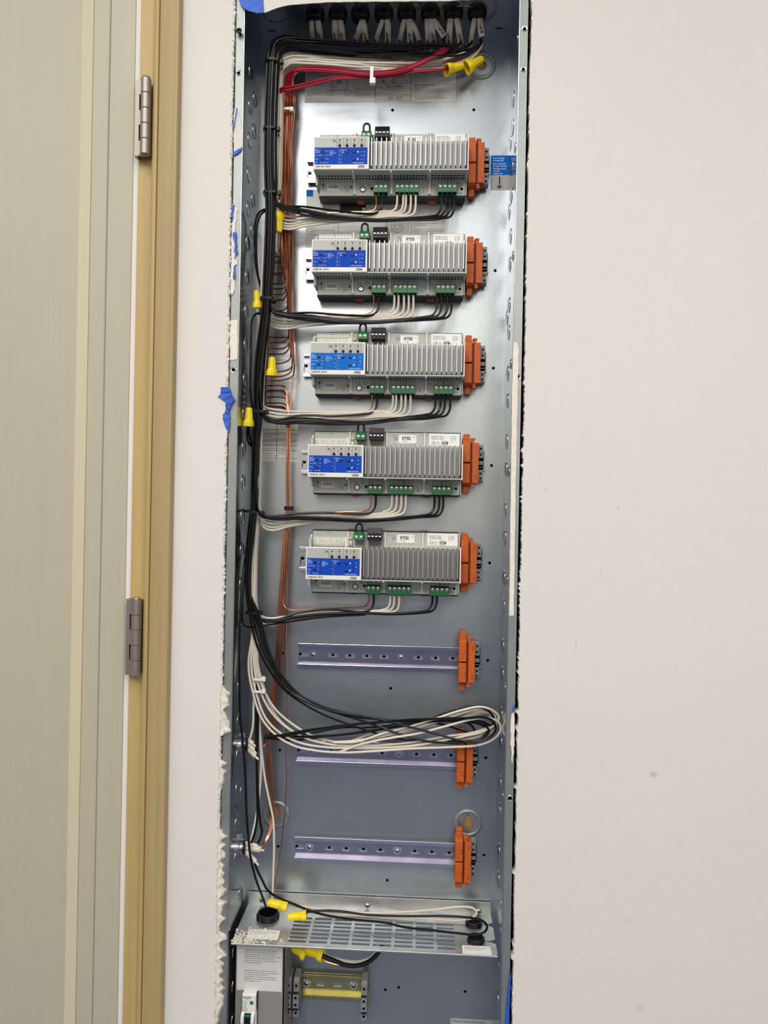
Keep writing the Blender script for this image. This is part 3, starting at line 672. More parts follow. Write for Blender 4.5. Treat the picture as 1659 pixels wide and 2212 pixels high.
def term(x0, n, zt=-54.0, zb=-66.8, pitch=6.62, name='terminal_block', hdr=True):
    wd = pitch*n
    t_ = MB().prism([(73.2, zt+0.6), (64, zt+0.2), (61, zt-0.6), (60.5, zt-1.4), (60.5, zb+1.0), (64, zb), (73.2, zb)], x0, x0+wd, 'x').build(name, 'green_plastic', mod, bevel=0.25)
    for k in range(n):
        cx = x0+pitch*(k+0.5); o_ = Vector((cx, 60.6, zt-3.4)); ax = Vector((0, 1, 0))
        s_ = MB().lathe([(2.3, 0.6), (2.3, -0.5), (1.9, -0.8)], o_, ax, 14).build('clamp_screw', 'terminal_screw', t_, smooth=True)
        a_ = random.Random(int(cx*7)).uniform(-0.6, 0.6); ax.normalize(); U = Vector((1, 0, 0)); V = ax.cross(U)
        d_ = U*math.cos(a_)+V*math.sin(a_); e_ = ax.cross(d_); c_ = o_-ax*0.85
        MB().add([c_-d_*1.9-e_*0.3, c_+d_*1.9-e_*0.3, c_+d_*1.9+e_*0.3, c_-d_*1.9+e_*0.3], [(0, 1, 2, 3)]).build('slot', 'hole_dark', s_)
        MB().box(cx-1.6, cx+1.6, 62, 70, zb-0.1, zb+0.6).build('wire_entry', 'hole_dark', t_)
        if k < n-1: MB().box(x0+pitch*(k+1)-0.2, x0+pitch*(k+1)+0.2, 60.2, 60.6, zb+1.5, zt-1.5).build('seam', 'dark_plastic', t_)
    if hdr:
        h = MB(); frame_lines(h, x0, x0+wd, zt+0.4, -46.2, 72.9, 0.45)
        for k in range(1, n): h.box(x0+pitch*k-0.2, x0+pitch*k+0.2, 72.8, 72.9, zt, -46.2)
        h.build('header_lines', 'black_print', mod, kind='stuff')
    return t_
term(82.3, 3); term(112.2, 3); term(112.2+3*6.62, 2); term(172.2, 2); term(172.2+2*6.62, 2)
yD = 72.75
lettering(mod, 'black_print', [("L", 2.6, (95, yD, -51.5), {}), ("L", 2.6, (101.4, yD, -51.5), {})] + [("N", 2.6, (114.4+6.62*k, yD, -51.5), {}) for k in range(5)] + [("DL%d" % (k+1), 2.2, (173.2+6.62*k, yD, -51.5), {}) for k in range(4)] +
    [("3", 5.0, (154, yD, -61.8), {'U': (-1, 0, 0)}), ("0.6 N•m\n5 in·lb", 2.5, (60.5, yD, -49.6), {}), ("6 mm\n1/4\"", 2.4, (41, yD, -59), {}), ("~", 9, (163.4, yD, -52.6), {})], name='deck_lettering')
ic = MB()
ic.box(9.1, 9.7, yD, yD+0.1, -58, -50).add([(7.6, yD, -51), (11.2, yD, -51), (9.4, yD, -47.6)], [(0, 1, 2)])
frame_lines(ic, 40.5, 49, -55.6, -51.8, yD+0.1, 0.35); ic.box(49, 51, yD, yD+0.1, -55, -52.4)
def ring(mb, x, z, r, t=0.25, y=72.8): return mb.tube([(x+r*math.cos(q*math.pi/8), y, z+r*math.sin(q*math.pi/8)) for q in range(17)], t, 4)
ring(ic, 74.5, -49, 2.3); ring(ic, 200.5, -56.5, 1.6); frame_lines(ic, 199.5, 207, -51.6, -48, yD+0.1, 0.3); frame_lines(ic, 199.5, 202.5, -63.6, -60.6, yD+0.1, 0.3); frame_lines(ic, 204, 206.5, -63.6, -60.6, yD+0.1, 0.3); ic.box(203, 203.3, yD, yD+0.1, -63.6, -60.6)
ring(ic, 85.6, -50, 1.5)
ic.build('deck_icons', 'black_print', mod, kind='stuff')
bc = MB().box(15, 32.2, 72.6, 73.1, -58, -49.6).build('barcode_sticker', 'sticker_white', mod)
bl = MB(); x = 16.3; rb = random.Random(4)
while x < 30.8: wd = rb.choice((0.3, 0.5, 0.8)); bl.box(x, x+wd, 72.5, 72.62, -55.6, -50.4); x += wd+rb.choice((0.3, 0.45, 0.6))
bl.build('bars', 'black_print', bc, kind='stuff')
kn = MB().lathe([(4.0, 0), (4.0, -1.2), (3.3, -1.2), (3.3, -0.3)], (66, 73, -57), (0, 1, 0), 20, cap=False).build('test_socket', 'dark_plastic', mod, smooth=True)
MB().lathe([(2.7, 0), (2.7, -1.6), (1.5, -1.6), (1.5, -0.4), (0.4, -0.4)], (66, 73, -57), (0, 1, 0), 18, cap=False).build('socket_core', 'terminal_screw', kn, smooth=True)
MB().disc((78.7, 72.6, -55.6), (0, 1, 0), 1.9, 0.5, 14).build('deck_hole', 'hole_dark', mod)
MB().disc((206, 72.6, -56.6), (0, 1, 0), 1.9, 0.5, 14).build('deck_hole', 'hole_dark', mod)
# upper deck
for k in range(10):
    x = 6.4+4.72*k; h = MB().lathe([(1.35, 0), (1.35, -0.5), (1.0, -0.5), (1.0, 0)], (x, 73, 16.6), (0, 1, 0), 12, cap=False).build('terminal_hole', 'terminal_screw', mod, smooth=True)
    MB().box(4.4+4.72*k, 8.6+4.72*k, 72.4, 73.1, 2.2, 12.2).build('terminal_tag', 'sticker', mod)
lettering(mod, 'black_print', [(q, 2.5, (7.4+4.72*k, 72.3, 3.2), {'U': (0, 0, 1), 'V': (-1, 0, 0)}) for k, q in enumerate(("Zn 1A", "V1", "COM", "Zn 2S", "V2", "Zn 3S", "V3", "COM", "Zn 4A", "V4"))] + [("Auxiliary", 1.6, (24, 72.7, 19), {})], name='tag_lettering')
g2 = MB().prism([(73.2, 21.5), (62, 21), (57.5, 16.5), (57.5, 9.5), (73.2, 9)], 63.8, 77.6, 'x').build('link_terminal', 'green_plastic', mod, bevel=0.3)
for x in (67.4, 74.0):
    s_ = MB().lathe([(2.2, 0.5), (2.2, -0.5), (1.8, -0.8)], (x, 57.6, 13.6), (0, 1, 0), 14).build('clamp_screw', 'terminal_screw', g2, smooth=True)
    MB().box(x-1.8, x+1.8, 56.6, 56.9, 13.4, 13.8).build('slot', 'hole_dark', s_)
MB().tube(smooth_path([(66.6, 64, 20), (66.2, 64, 27), (67.4, 64.5, 31), (70.6, 65, 32.6), (73.8, 64.5, 31), (75, 64, 27), (74.8, 64, 20)], 5), 1.5, 8).build('jumper_loop', 'black_wire', mod, smooth=True)
sw = MB().prism([(73.2, 26.5), (61, 26.5), (58, 19), (56, 18), (56, 9.5), (73.2, 9.5)], 82.6, 103.2, 'x').build('switch_block', 'black_connector', mod, bevel=0.3)
for k in range(4):
    x = 85.2+5.15*k
    MB().box(x-1.5, x+1.5, 55.4, 56.1, 14.6, 16.4).build('toggle', 'sticker_white', sw)
    MB().box(x-0.8, x+0.8, 55.6, 56.1, 12.6, 14.6).build('toggle_slot', 'hole_dark', sw)
lettering(sw, 'white_print', [("%d" % (4-k), 2.6, (84.4+5.15*k, 59.6, 21.6), {'V': (0, 0.35, 0.95)}) for k in range(4)], name='switch_lettering')
MB().box(56.5, 60.5, 70, 73, 10.5, 13.2).build('capacitor', 'cream', mod, bevel=0.2)
MB().box(56.5, 61, 69, 73, 2.0, 8.0).build('tact_switch', 'sticker_dull', mod, bevel=0.3)
MB().disc((58.8, 68.4, 5), (0, 1, 0), 1.5, 0.8, 12).build('tact_button', 'cream', mod)
MB().disc((80, 72.4, 5), (0, 1, 0), 1.1, 0.6, 10).build('light_pipe', 'cream', mod)
MB().box(83, 102.6, 72.2, 73.1, 1.2, 9).build('switch_tag', 'clamp_grey', mod); MB().box(64.4, 77.2, 72.2, 73.1, 1.2, 8.6).build('link_tag', 'clamp_grey', mod)
lettering(mod, 'black_print', [(q, 2.2, (86.2+5.1*k, 72.1, 2), {'U': (0, 0, 1), 'V': (-1, 0, 0)}) for k, q in enumerate(("MUX", "MUX", "V+", "COM"))] + [(q, 2.2, (69.4+6*k, 72.1, 2), {'U': (0, 0, 1), 'V': (-1, 0, 0)}) for k, q in enumerate(("CCI", "COM"))], name='link_lettering')
s1 = MB().prism([(136.2+sx_*11+1.6*math.cos(a_), 12.6+sz_*4.5+1.6*math.sin(a_)) for sx_, sz_, b_ in ((1, 1, 0), (-1, 1, 1), (-1, -1, 2), (1, -1, 3)) for a_ in [(b_+q_/3)*math.pi/2 for q_ in range(4)]], 72.5, 73.1).build('filter_sticker', 'sticker_white', mod)
lettering(s1, 'black_print', [("RTISS", 6.0, (128.6, 72.35, 11.6), {'bold': 0.03, 'sx': 0.85}), ("TE", 2.2, (144, 72.35, 14.2), {}), ("FILTERED", 1.7, (129, 72.35, 8.6), {})])
s2 = MB().box(167, 209.6, 72.5, 73.1, 3.4, 21.0).build('rating_sticker', 'sticker_white', mod, bevel=0.0)
lettering(s2, 'black_print', [("Assembled in Mexico\nEnsamblado en México\nAssemblé au Mexique", 2.0, (169.6, 72.35, 16.8), {}), ("NC: 374\nUL: 5.007\nBT: 3.005\n  12", 2.0, (197, 72.35, 16.4), {'spacing': 1.1}), ("c     us LISTED", 2.0, (169.6, 72.35, 7.6), {}), ("IND. CONT. EQ. 5G", 1.5, (169.6, 72.35, 5.2), {}), ("NOM", 5.2, (184.4, 72.35, 5.8), {'bold': 0.03, 'sx': 0.75})])
mk = MB(); ring(mk, 173, 8.2, 1.9, 0.22, 72.4); mk.box(184.2, 192.8, 72.3, 72.45, 4.6, 5.0).box(184.2, 192.8, 72.3, 72.45, 9.9, 10.3)
for x in range(15): mk.box(114+x*0.9, 114.4+x*0.9, 72.7, 72.8, 17.4, 17.7)
ring(mk, 119.5, 13.2, 2.1, 0.22, 72.7)
for q in range(12): mk.box(112+q*3.1, 113+q*3.1, 72.7, 72.8, 3.5+(q*7 % 5)*0.5, 4.1+(q*7 % 5)*0.5)
mk.build('marks', 'black_print', mod, kind='stuff')
for x in (62, 165): MB().prism([(x-6, -67.2), (x+6, -67.2), (x+4.4, -69.6), (x-4.4, -69.6)], 84, 95).build('rail_latch', 'orange', mod, bevel=0.3)
for x in (58, 163): MB().box(x-5, x+5, 86, 95, 22, 24).build('rail_latch', 'orange_dark', mod)
MODS = [mod] + [copy_tree(mod) for _ in range(4)]
ML = ['topmost dimmer module, under the printed instruction label, beside the blue low-voltage sticker', 'second dimmer module down, in front of the wiring diagram sheet',
      'middle dimmer module of five, its face a lighter sky blue', 'fourth dimmer module down, level with the torque table sticker', 'lowest dimmer module, above the empty mounting rails']
for k, o in enumerate(MODS):
    o.location = (XM*S, 0, (ZM-PITCH_MM*k+ZO)*S); tag(o, ML[k], 'dimmer', GRP)
def find(o, stem_):
    for ch in o.children:
        if ch.name.split('.')[0] == stem_: return ch
        r_ = find(ch, stem_)
        if r_: return r_
bf = find(MODS[2], 'blue_field'); bf.data = bf.data.copy(); bf.data.materials[0] = MATS['label_sky']

# ------------------------------------------------------------------ orange plug connectors and grey end clamps at the rail ends
con = thing('plug_connector', (122.5, 0, 0), local=True, cat='connector')
ub = MB().prism([(71, 30), (71, 1.2), (88, 1.2), (88, 33), (77, 33)], 0, 10.6, 'x').build('upper_block', 'orange', con, bevel=0.6)
lb = MB().prism([(71, -1.0), (71, -28), (77, -31), (88, -31), (88, -1.0)], 0, 10.6, 'x').build('lower_block', 'orange', con, bevel=0.6)
for par, z in ((ub, 14), (lb, -17)):
    MB().box(8.0, 8.9, 70.8, 71.2, z-3, z+4).build('slit', 'orange_dark', par)
    for q in range(4): MB().box(0.8, 6.5, 70.85, 71.1, z-8+q*5.4, z-7.6+q*5.4).build('score_line', 'orange_dark', par)
sp = MB().box(10.6, 14, 77, 92, -30, 30); sp.build('spine', 'orange_dark', con)
te = MB()
for q in range(20): te.prism([(10.8, -27+q*2.8), (12.4, -26+q*2.8), (10.8, -25+q*2.8)], 74, 78)
te.build('serration', 'orange_dark', con, kind='stuff')
sl = MB().box(13.4, 22.6, 71, 92, -28.6, 28.6).build('side_slab', 'orange', con, bevel=0.6)
for z in (21, -21): MB().box(18.6, 19.8, 70.8, 71.2, z-3, z+3).build('slit', 'orange_dark', sl)
MB().box(12.6, 16.4, 74, 84, 28, 33).box(11.4, 17.6, 73.5, 84, 33, 35.4).build('top_knob', 'orange', con, bevel=0.4)
MB().box(12.6, 16.4, 74, 84, -33, -28).box(11.4, 17.6, 73.5, 84, -35, -33).build('bottom_knob', 'orange', con, bevel=0.4)
MB().box(1.6, 10.4, 84, 93, 30, 42).build('release_tab', 'orange', con, bevel=0.8)
MB().box(1.6, 10.4, 84, 93, -42.5, -29).build('release_tab', 'orange', con, bevel=0.8)
clp = thing('end_clamp', (145.4, 0, 0), local=True, cat='clamp')
MB().prism([(84, 27), (84, -24), (88, -27), (95, -27), (95, 27)], 0, 7.0, 'x').build('body', 'clamp_grey', clp, bevel=0.5)
for z, r_ in ((21.5, 1.5), (13.0, 1.5), (-14, 1.5), (-21, 1.5)): MB().disc((3.6, 83.7, z), (0, 1, 0), r_, 0.5, 10).build('hole', 'hole_dark', clp)
for z0, z1 in ((4, 8), (-4.5, -1.5), (-8.6, -5.6)): MB().box(0.4, 6.8, 83.7, 84.3, z0, z1).build('recess', 'hole_dark', clp)
MB().box(7, 8.2, 87, 95, -12, 18).build('side_foot', 'dark_plastic', clp)
screw_head(clp, 8.0, 88, -9, 1.8)
for k in range(8):
    where = ('the %s dimmer module' % ORD[k]) if k < 5 else ('the bare rail below the modules', 'the rail under the looped wires', 'the bare rail above the vented shelf')[k-5]
    for o0, nm, cat in ((con, 'orange plug connector at the right end of ', 'connector'), (clp, 'small grey end clamp closing the rail of ' if k < 5 else 'small grey end clamp closing ', 'clamp')):
        o = o0 if k == 0 else copy_tree(o0)
        x = 122.5 if o0 is con else 145.4
        o.location = (x*S, 0, (RZ[k]+0.6+ZO)*S)
        tag(o, nm+where, cat, 'orange plug connectors' if o0 is con else 'grey end clamps')

# ------------------------------------------------------------------ cables entering through the top
for k, x in enumerate(XB):
    o = MB().lathe([(10.6, 14), (10.6, 1), (13.4, 1), (13.4, -1), (12.6, -6), (11.2, -8), (9.4, -8), (9.4, 14)], (x, 50, ZTOP), (0, 0, 1), 24, cap=False).build('cable_bushing', 'black_connector', smooth=True)
    MB().lathe([(9.6, 2), (9.6, -5), (6, -6.5)], (x, 50, ZTOP), (0, 0, 1), 20).build('plug', 'black_connector', o, smooth=True)
    tag(o, '%s black rubber cable bushing from the left wall of the enclosure' % ('first', 'second', 'third', 'fourth', 'fifth', 'sixth', 'seventh', 'eighth')[k], 'bushing', 'black bushings along the top panel')
SHEATH = [(0, 671, 40, 676, 84, ''), (0, 687, 40, 692, 84, 'L3'), (1, 721, 35, 726, 88, 'L2'), (1, 735, 35, 741, 90, 'L1'), (2, 783, 36, 769, 82, 'L1'), (2, 784, 40, 790, 86, 'L4'),
          (3, 826, 30, 813, 85, ''), (3, 838, 42, 838, 89, 'L3'), (4, 873, 40, 864, 86, ''), (4, 884, 50, 886, 90, 'L1'), (4, 888, 30, 906, 89, ''), (5, 922, 45, 924, 90, ''), (5, 931, 45, 936, 90, 'L2'),
          (5, 940, 30, 959, 79, 'L5'), (6, 973, 38, 969, 93, 'L2'), (6, 987, 36, 995, 94, 'L2'), (7, 1025, 25, 1017, 90, ''), (7, 1037, 33, 1041, 79, 'L4')]
for i, (b, u0, v0, u1, v1, q) in enumerate(SHEATH):
    p0 = px(u0+(u1-u0)*0.45, 61, 57); p1 = px(u1, v1, 74 if v1 > 80 else 62); r_ = 4.3 if q else 3.4
    xs_ = max(XB[b]-5, min(XB[b]+5, px(u0, 36, 54).x)); pts = smooth_path([(xs_, 51, ZTOP+25), (xs_, 54, ZTOP-5), p0, p1], 5)
    t = thing('sheathed_cable', tuple(p1), None, 'cable', 'sheathed cables under the top bushings')
    nth = ('first', 'second', 'third', 'fourth', 'fifth', 'sixth', 'seventh', 'eighth')[b]
    tag(t, ('cream sheathed cable marked %s under the %s top bushing from the left wall' % (q, nth)) if q else 'unmarked cream sheathed cable under the %s top bushing from the left wall' % nth)
    MB().tube(pts, r_, 12, flat=0.7).build('sheath', 'sheath', t, smooth=True)
    d_ = (p1-p0).normalized()
    MB().tube([p1+d_*0.2, p1+d_*1.0], r_*0.8, 10, flat=0.6).build('cut_end', 'hole_dark', t)
    if q:
        c_ = (pts[-4]+pts[-3])*0.5; d_ = (pts[-1]-pts[-5]).normalized(); V = -d_; U = Vector((0, 1, 0)).cross(V)*-1
        U = Vector((V.z, 0, -V.x)).normalized(); n_ = U.cross(V)
        if n_.y > 0: n_ = -n_
        mb = MB(); text_into(mb, q[0], 6.4, c_+n_*(r_*0.72+0.9)-U*2.2+V*1.2, U=U, V=V, bold=0.05, sx=0.95); text_into(mb, q[1], 6.4, c_+n_*(r_*0.72+0.9)-U*1.8-V*5.0, U=U, V=V, bold=0.04, sx=0.9)
        mb.build('marker_lettering', 'black_print', t)

# ------------------------------------------------------------------ wires
def hexpack(n, s):
    pts = []
    for i in range(-6, 7):
        for j in range(-6, 7):
            pts.append((s*(i+0.5*(j % 2)), s*0.866*j))
    pts.sort(key=lambda p: p[0]**2+p[1]**2); return pts[:n]
def interp(tab, v):
    for i in range(len(tab)-1):
        if tab[i][0] <= v <= tab[i+1][0]:
            t = (v-tab[i][0])/(tab[i+1][0]-tab[i][0]); return [tab[i][k]*(1-t)+tab[i+1][k]*t for k in range(1, len(tab[i]))]
    e = tab[0] if v < tab[0][0] else tab[-1]; return list(e[1:])
# centre of the black bundle: row, column, depth
VB = [(140, 590, 44), (200, 587, 44), (250, 585, 43), (340, 584, 42), (420, 586, 42), (500, 584.5, 42), (570, 582, 42), (645, 578, 42), (700, 571, 42), (760, 563, 42), (840, 557, 42), (890, 559, 42), (960, 553, 42), (1040, 551, 43), (1105, 549, 43), (1160, 543, 43), (1220, 537, 44), (1290, 536, 44), (1400, 540, 44)]
VW = [(150, 600, 62), (250, 598, 62), (340, 596, 62), (420, 594, 62), (500, 580, 60), (600, 576, 60), (690, 570, 60), (800, 562, 60), (880, 559, 60), (960, 558, 60), (1040, 556, 60), (1100, 555, 60), (1200, 550, 60), (1270, 549, 58), (1330, 550, 56), (1400, 549, 56)]
UN = [dict(yt=424, L=826, cu=812.8, wh=[858, 871, 877, 887.5, 898], bk=[953.6, 962.8, 972, 981], yb=469, run=[(940, 469), (880, 473), (800, 474), (720, 467), (655, 456), (618, 449)], leave=432, Lrun=(459, 462), wrun=[(840, 462), (780, 468), (720, 472), (660, 478), (622, 482)], wl=462),
      dict(yt=637, L=818.3, cu=807.5, wh=[852, 861, 872.7, 883, 893], bk=[944, 953.6, 966.5, 975.7], yb=686, run=[(920, 686), (860, 692), (790, 695), (730, 692), (670, 685), (615, 680)], leave=655, Lrun=(679, 682), wrun=[(830, 684), (770, 688), (700, 692), (650, 695), (610, 697)], wl=682),
      dict(yt=855, L=814.7, cu=803.8, wh=[849, 856, 867, 876, 887], bk=[940.7, 951.7, 961, 972.8], yb=898, run=[(915, 900), (860, 905), (790, 912), (720, 911), (650, 907), (595, 910)], leave=884, Lrun=(891, 894), wrun=[(830, 894), (770, 896), (700, 898), (640, 900), (600, 900)], wl=884),
      dict(yt=1068, L=812, cu=800.8, wh=[846.6, 857, 867, 876.7], bk=[938.8, 949, 957.5], yb=1115, run=[(915, 1116), (850, 1121), (780, 1123), (700, 1120), (640, 1119), (585, 1119)], leave=1095, Lrun=(1106, 1110), wrun=[(820, 1115), (760, 1118), (690, 1124), (630, 1131), (585, 1138)], wl=1115),
      dict(yt=1281, L=807.7, cu=797.5, wh=[843, 851.6, 862.5], bk=[934.4, 943.8], yb=1323, run=[(915, 1325), (850, 1327), (780, 1325), (700, 1328), (640, 1335), (590, 1343)], leave=1310, Lrun=(1319, 1322), wrun=[(810, 1325), (750, 1328), (680, 1333), (620, 1342), (580, 1350)], wl=1322)]
WR = 1.62
wires_b = []
for k, u in enumerate(UN):
    for j in range(1+len(u['bk'])): wires_b.append((k, j))
for j in range(5): wires_b.append((9, j))
pos = sorted(hexpack(len(wires_b), 3.35), key=lambda p: -p[0])
OFFB = {wk: pos[i] for i, wk in enumerate(wires_b)}
wires_w = [(k, j) for k, u in enumerate(UN) for j in range(len(u['wh']))] + [(9, j) for j in range(5)]
pos = sorted(hexpack(len(wires_w), 3.3), key=lambda p: -p[0])
OFFW = {wk: pos[i] for i, wk in enumerate(wires_w)}
LEAVE = [u['leave'] for u in UN]
def remaining(keys, v, tabl): return [wk for wk in keys if wk[0] == 9 or tabl[wk[0]] > v]
def vert(keys, off, tab, tabl, wk, v):
    r_ = remaining(keys, v, tabl) or [wk]
    mx = sum(off[q][0] for q in r_)/len(r_); my = sum(off[q][1] for q in r_)/len(r_)
    c = interp(tab, v); p = px(c[0], v, c[1]); o = off[wk]
    return Vector((p.x+o[0]-mx, p.y+o[1]-my, p.z))
XS = [1040, 1018, 995, 969, 959, 936, 924, 906, 886, 864, 838, 813, 790, 769, 741, 726, 692, 676]
def black_path(wk, i):
    rnd = random.Random(100+i); o = OFFB[wk]; us = XS[(i*5) % len(XS)]; us = max(us, 720)
    q = [px(us+rnd.uniform(-3, 3), 86, 74), px(us-4, 97, 62)]
    runc = [(1000, 105), (940, 108), (880, 108), (820, 107), (760, 103), (700, 98), (650, 94), (622, 92)]
    for (u, v) in runc:
        if u < us-26:
            p = px(u, v, 46+14*max(0, 1-(us-26-u)/130)); sp = 1.0+0.25*max(0, (u-700)/300)
            q.append(Vector((p.x, p.y+o[1], p.z-o[0]*sp+rnd.uniform(-0.7, 0.7))))
    p = px(601, 101, 45); q.append(Vector((p.x+o[0]*0.85, p.y+o[1], p.z-o[0]*0.75)))
    p = px(593, 122, 44); q.append(Vector((p.x+o[0], p.y+o[1], p.z)))
    return q
def col_rows(v0, v1, step=50):
    n = max(1, int((v1-v0)/step)); return [v0+(v1-v0)*i/n for i in range(n+1)]
for i, wk in enumerate(wires_b):
    k, j = wk; q = black_path(wk, i); rnd = random.Random(200+i)
    if k < 9:
        u = UN[k]; lv = u['leave']-3*j
        q += [vert(wires_b, OFFB, VB, LEAVE, wk, v) for v in col_rows(145, lv-32)]
        e = q[-1]; dy = (j-2)*2.6
        cb = interp(VB, u['leave']); turn = u['run'][-1]
        q.append(px(cb[0]+11, turn[1]-10+dy*0.6, 46))
        q.append(px(turn[0], turn[1]+dy*0.75, 52))
        xt = u['L'] if j == 0 else u['bk'][j-1]
        for n_, (uu, vv) in enumerate(reversed(u['run'][:-1])):
            if uu < xt-34: q.append(px(uu, (vv if j else vv-5)+dy*(0.9+0.5*math.sin(n_*1.3+j*1.9)), 58+1.5*((j*3+n_) % 3)))
        yb = u['Lrun'][1] if j == 0 else u['yb']+(j-2)*1.6
        q += [px(xt-26, yb, 64), px(xt-9, yb-4, 67), px(xt-1.5, yb-16, 69), px(xt, u['yt']+6, 68), px(xt, u['yt']-4, 67)]
        wire(q, WR, 'black_wire', ('black feed wire ending in the three-way green terminal of the %s dimmer module' % ORD[k]) if j == 0 else ('%s black output wire counted from the mirrored 3 of the %s dimmer module' % (('first', 'second', 'third', 'fourth')[j-1], ORD[k])), 'black wires of the %s dimmer module' % ORD[k])
wires_loop_b = []
for j in range(5):
    wk = (9, j); i = wires_b.index(wk); q = black_path(wk, i)
    q += [vert(wires_b, OFFB, VB, LEAVE, wk, v) for v in col_rows(145, 1270)]
    wires_loop_b.append(q)
def zc(pts, Y, k=0.4039, u0=480, v0=1300): return [px(u0+a*k, v0+b*k, Y if len(p_) < 3 else p_[2]) for p_ in pts for a, b in [p_[:2]]]
LB = [[(165, 80, 44), (200, 220), (262, 350), (350, 470), (470, 545), (600, 588), (740, 610), (870, 637), (1000, 668), (1130, 702), (1250, 735), (1350, 750), (1425, 728), (1462, 685), (1450, 640), (1400, 618), (1300, 622), (1150, 625), (1000, 630), (850, 642), (700, 655), (560, 672), (420, 692), (320, 712), (240, 722)],
      [(180, 80, 45), (222, 235), (290, 372), (385, 485), (510, 560), (650, 606), (780, 645), (900, 690), (1030, 732), (1160, 752), (1280, 752), (1380, 735), (1425, 695), (1405, 655), (1340, 632), (1240, 622), (1100, 628), (950, 636), (800, 648), (640, 664), (480, 688), (340, 716), (236, 726)],
      [(192, 80, 46), (238, 240), (305, 375), (405, 487), (540, 558), (690, 598), (830, 622), (980, 640), (1100, 628), (1190, 592), (1280, 566), (1360, 562), (1420, 580), (1452, 620), (1440, 660), (1390, 640), (1300, 632), (1120, 640), (930, 668), (760, 696), (580, 716), (400, 722), (250, 728)],
      [(150, 80, 43), (183, 225), (240, 345), (325, 462), (440, 548), (560, 610), (680, 655), (800, 695), (900, 725), (1010, 740), (1130, 745), (1230, 742), (1330, 742), (1400, 718), (1418, 685), (1380, 655), (1290, 640), (1150, 640), (980, 655), (840, 680), (700, 702), (540, 720), (380, 740), (260, 732)],
      [(200, 80, 47), (247, 250), (312, 382), (415, 495), (560, 566), (720, 615), (860, 628), (1000, 632), (1120, 632), (1240, 636), (1320, 652), (1350, 690), (1340, 705), (1290, 690), (1150, 650), (1000, 645), (820, 668), (640, 672), (450, 705), (250, 722)]]
for j, path in enumerate(LB):
    Y = 50+4.6*j
    P = [(a[0], a[1], (a[2] if len(a) > 2 else (48+(Y-48)*min(1, n_/5)))) for n_, a in enumerate(path)]
    q = wires_loop_b[j] + zc(P, Y)
    wire(q, WR, 'black_wire', 'spare black wire sweeping down into the big loose loop', 'spare black wires in the loop')

# white neutrals
WLEAVE = [u['wl'] for u in UN]
def white_path(wk, i):
    rnd = random.Random(300+i); o = OFFW[wk]; us = XS[(i*7) % len(XS)]; us = max(us, 710)
    q = [px(us+rnd.uniform(-3, 3), 87, 75), px(us-2, 104, 70)]
    runc = [(1000, 128), (950, 136), (890, 140), (830, 141), (770, 138), (710, 133), (660, 130), (630, 131)]
    for (u, v) in runc:
        if u < us-24:
            p = px(u, v, 58+13*max(0, 1-(us-24-u)/130)); q.append(Vector((p.x, p.y+o[1]*0.8, p.z-o[0]*1.05+rnd.uniform(-0.8, 0.8))))
    p = px(612, 141, 60); q.append(Vector((p.x+o[0]*0.85, p.y+o[1], p.z-o[0]*0.75)))
    return q
for i, wk in enumerate(wires_w):
    k, j = wk; q = white_path(wk, i)
    if k < 9:
        u = UN[k]; xt = u['wh'][j]; lv = u['wl']-2*j; dy = (j-2)*4.8
        q += [vert(wires_w, OFFW, VW, WLEAVE, wk, v) for v in col_rows(160, lv-20)]
        cw_ = interp(VW, lv); q.append(px(cw_[0]+12, u['wrun'][-1][1]-9+dy*1.3, 64+j))
        for n_, (uu, vv) in enumerate(reversed(u['wrun'])):
            q.append(px(uu, vv+dy*(1.5-0.26*n_)+1.5*math.sin(n_+j), 66+2*(n_ > 0)))
        yb = u['yt']+ (u['Lrun'][1]-u['yt'])*0.98 + dy*0.5
        q += [px(xt-16, yb+1, 70), px(xt-5, yb-4, 70), px(xt-1, yb-14, 70), px(xt, u['yt']+6, 68), px(xt, u['yt']-4, 67)]
        wire(q, WR, 'white_wire', '%s white wire counted from the three-way green block of the %s dimmer module' % (('first', 'second', 'third', 'fourth', 'fifth')[j], ORD[k]), 'white wires of the %s dimmer module' % ORD[k])
LW = [[(165, 150), (140, 340), (168, 500), (215, 630), (290, 715), (385, 770), (500, 796), (640, 806), (800, 800), (1000, 786), (1200, 778), (1370, 766), (1450, 735), (1488, 690), (1480, 645), (1420, 622), (1330, 630), (1200, 664), (1050, 704), (880, 732), (740, 762), (622, 806)],
      [(172, 150), (155, 340), (185, 500), (235, 625), (315, 705), (420, 755), (560, 778), (720, 782), (880, 780), (1020, 770), (1150, 748), (1280, 722), (1390, 695), (1460, 655), (1480, 615), (1445, 580), (1380, 562), (1280, 580), (1150, 622), (1000, 668), (860, 704), (720, 748), (600, 752)],
      [(178, 150), (170, 340), (205, 480), (255, 580), (330, 660), (430, 722), (560, 760), (720, 772), (900, 764), (1060, 745), (1210, 718), (1340, 700), (1430, 665), (1462, 625), (1440, 590), (1370, 575), (1250, 606), (1120, 648), (980, 690), (820, 726), (690, 745), (590, 750)],
      [(184, 150), (180, 340), (222, 470), (285, 575), (370, 650), (480, 715), (620, 752), (780, 768), (950, 768), (1100, 752), (1230, 742), (1350, 730), (1440, 700), (1470, 655), (1450, 610), (1390, 588), (1290, 598), (1160, 640), (1010, 690), (850, 735), (720, 770), (640, 800)],
      [(190, 150), (190, 330), (215, 430), (250, 540), (310, 635), (400, 705), (520, 745), (680, 778), (860, 792), (1040, 776), (1180, 760), (1310, 735), (1420, 690), (1450, 640), (1420, 600), (1330, 606), (1220, 640), (1080, 670), (930, 694), (800, 706), (690, 745)]]
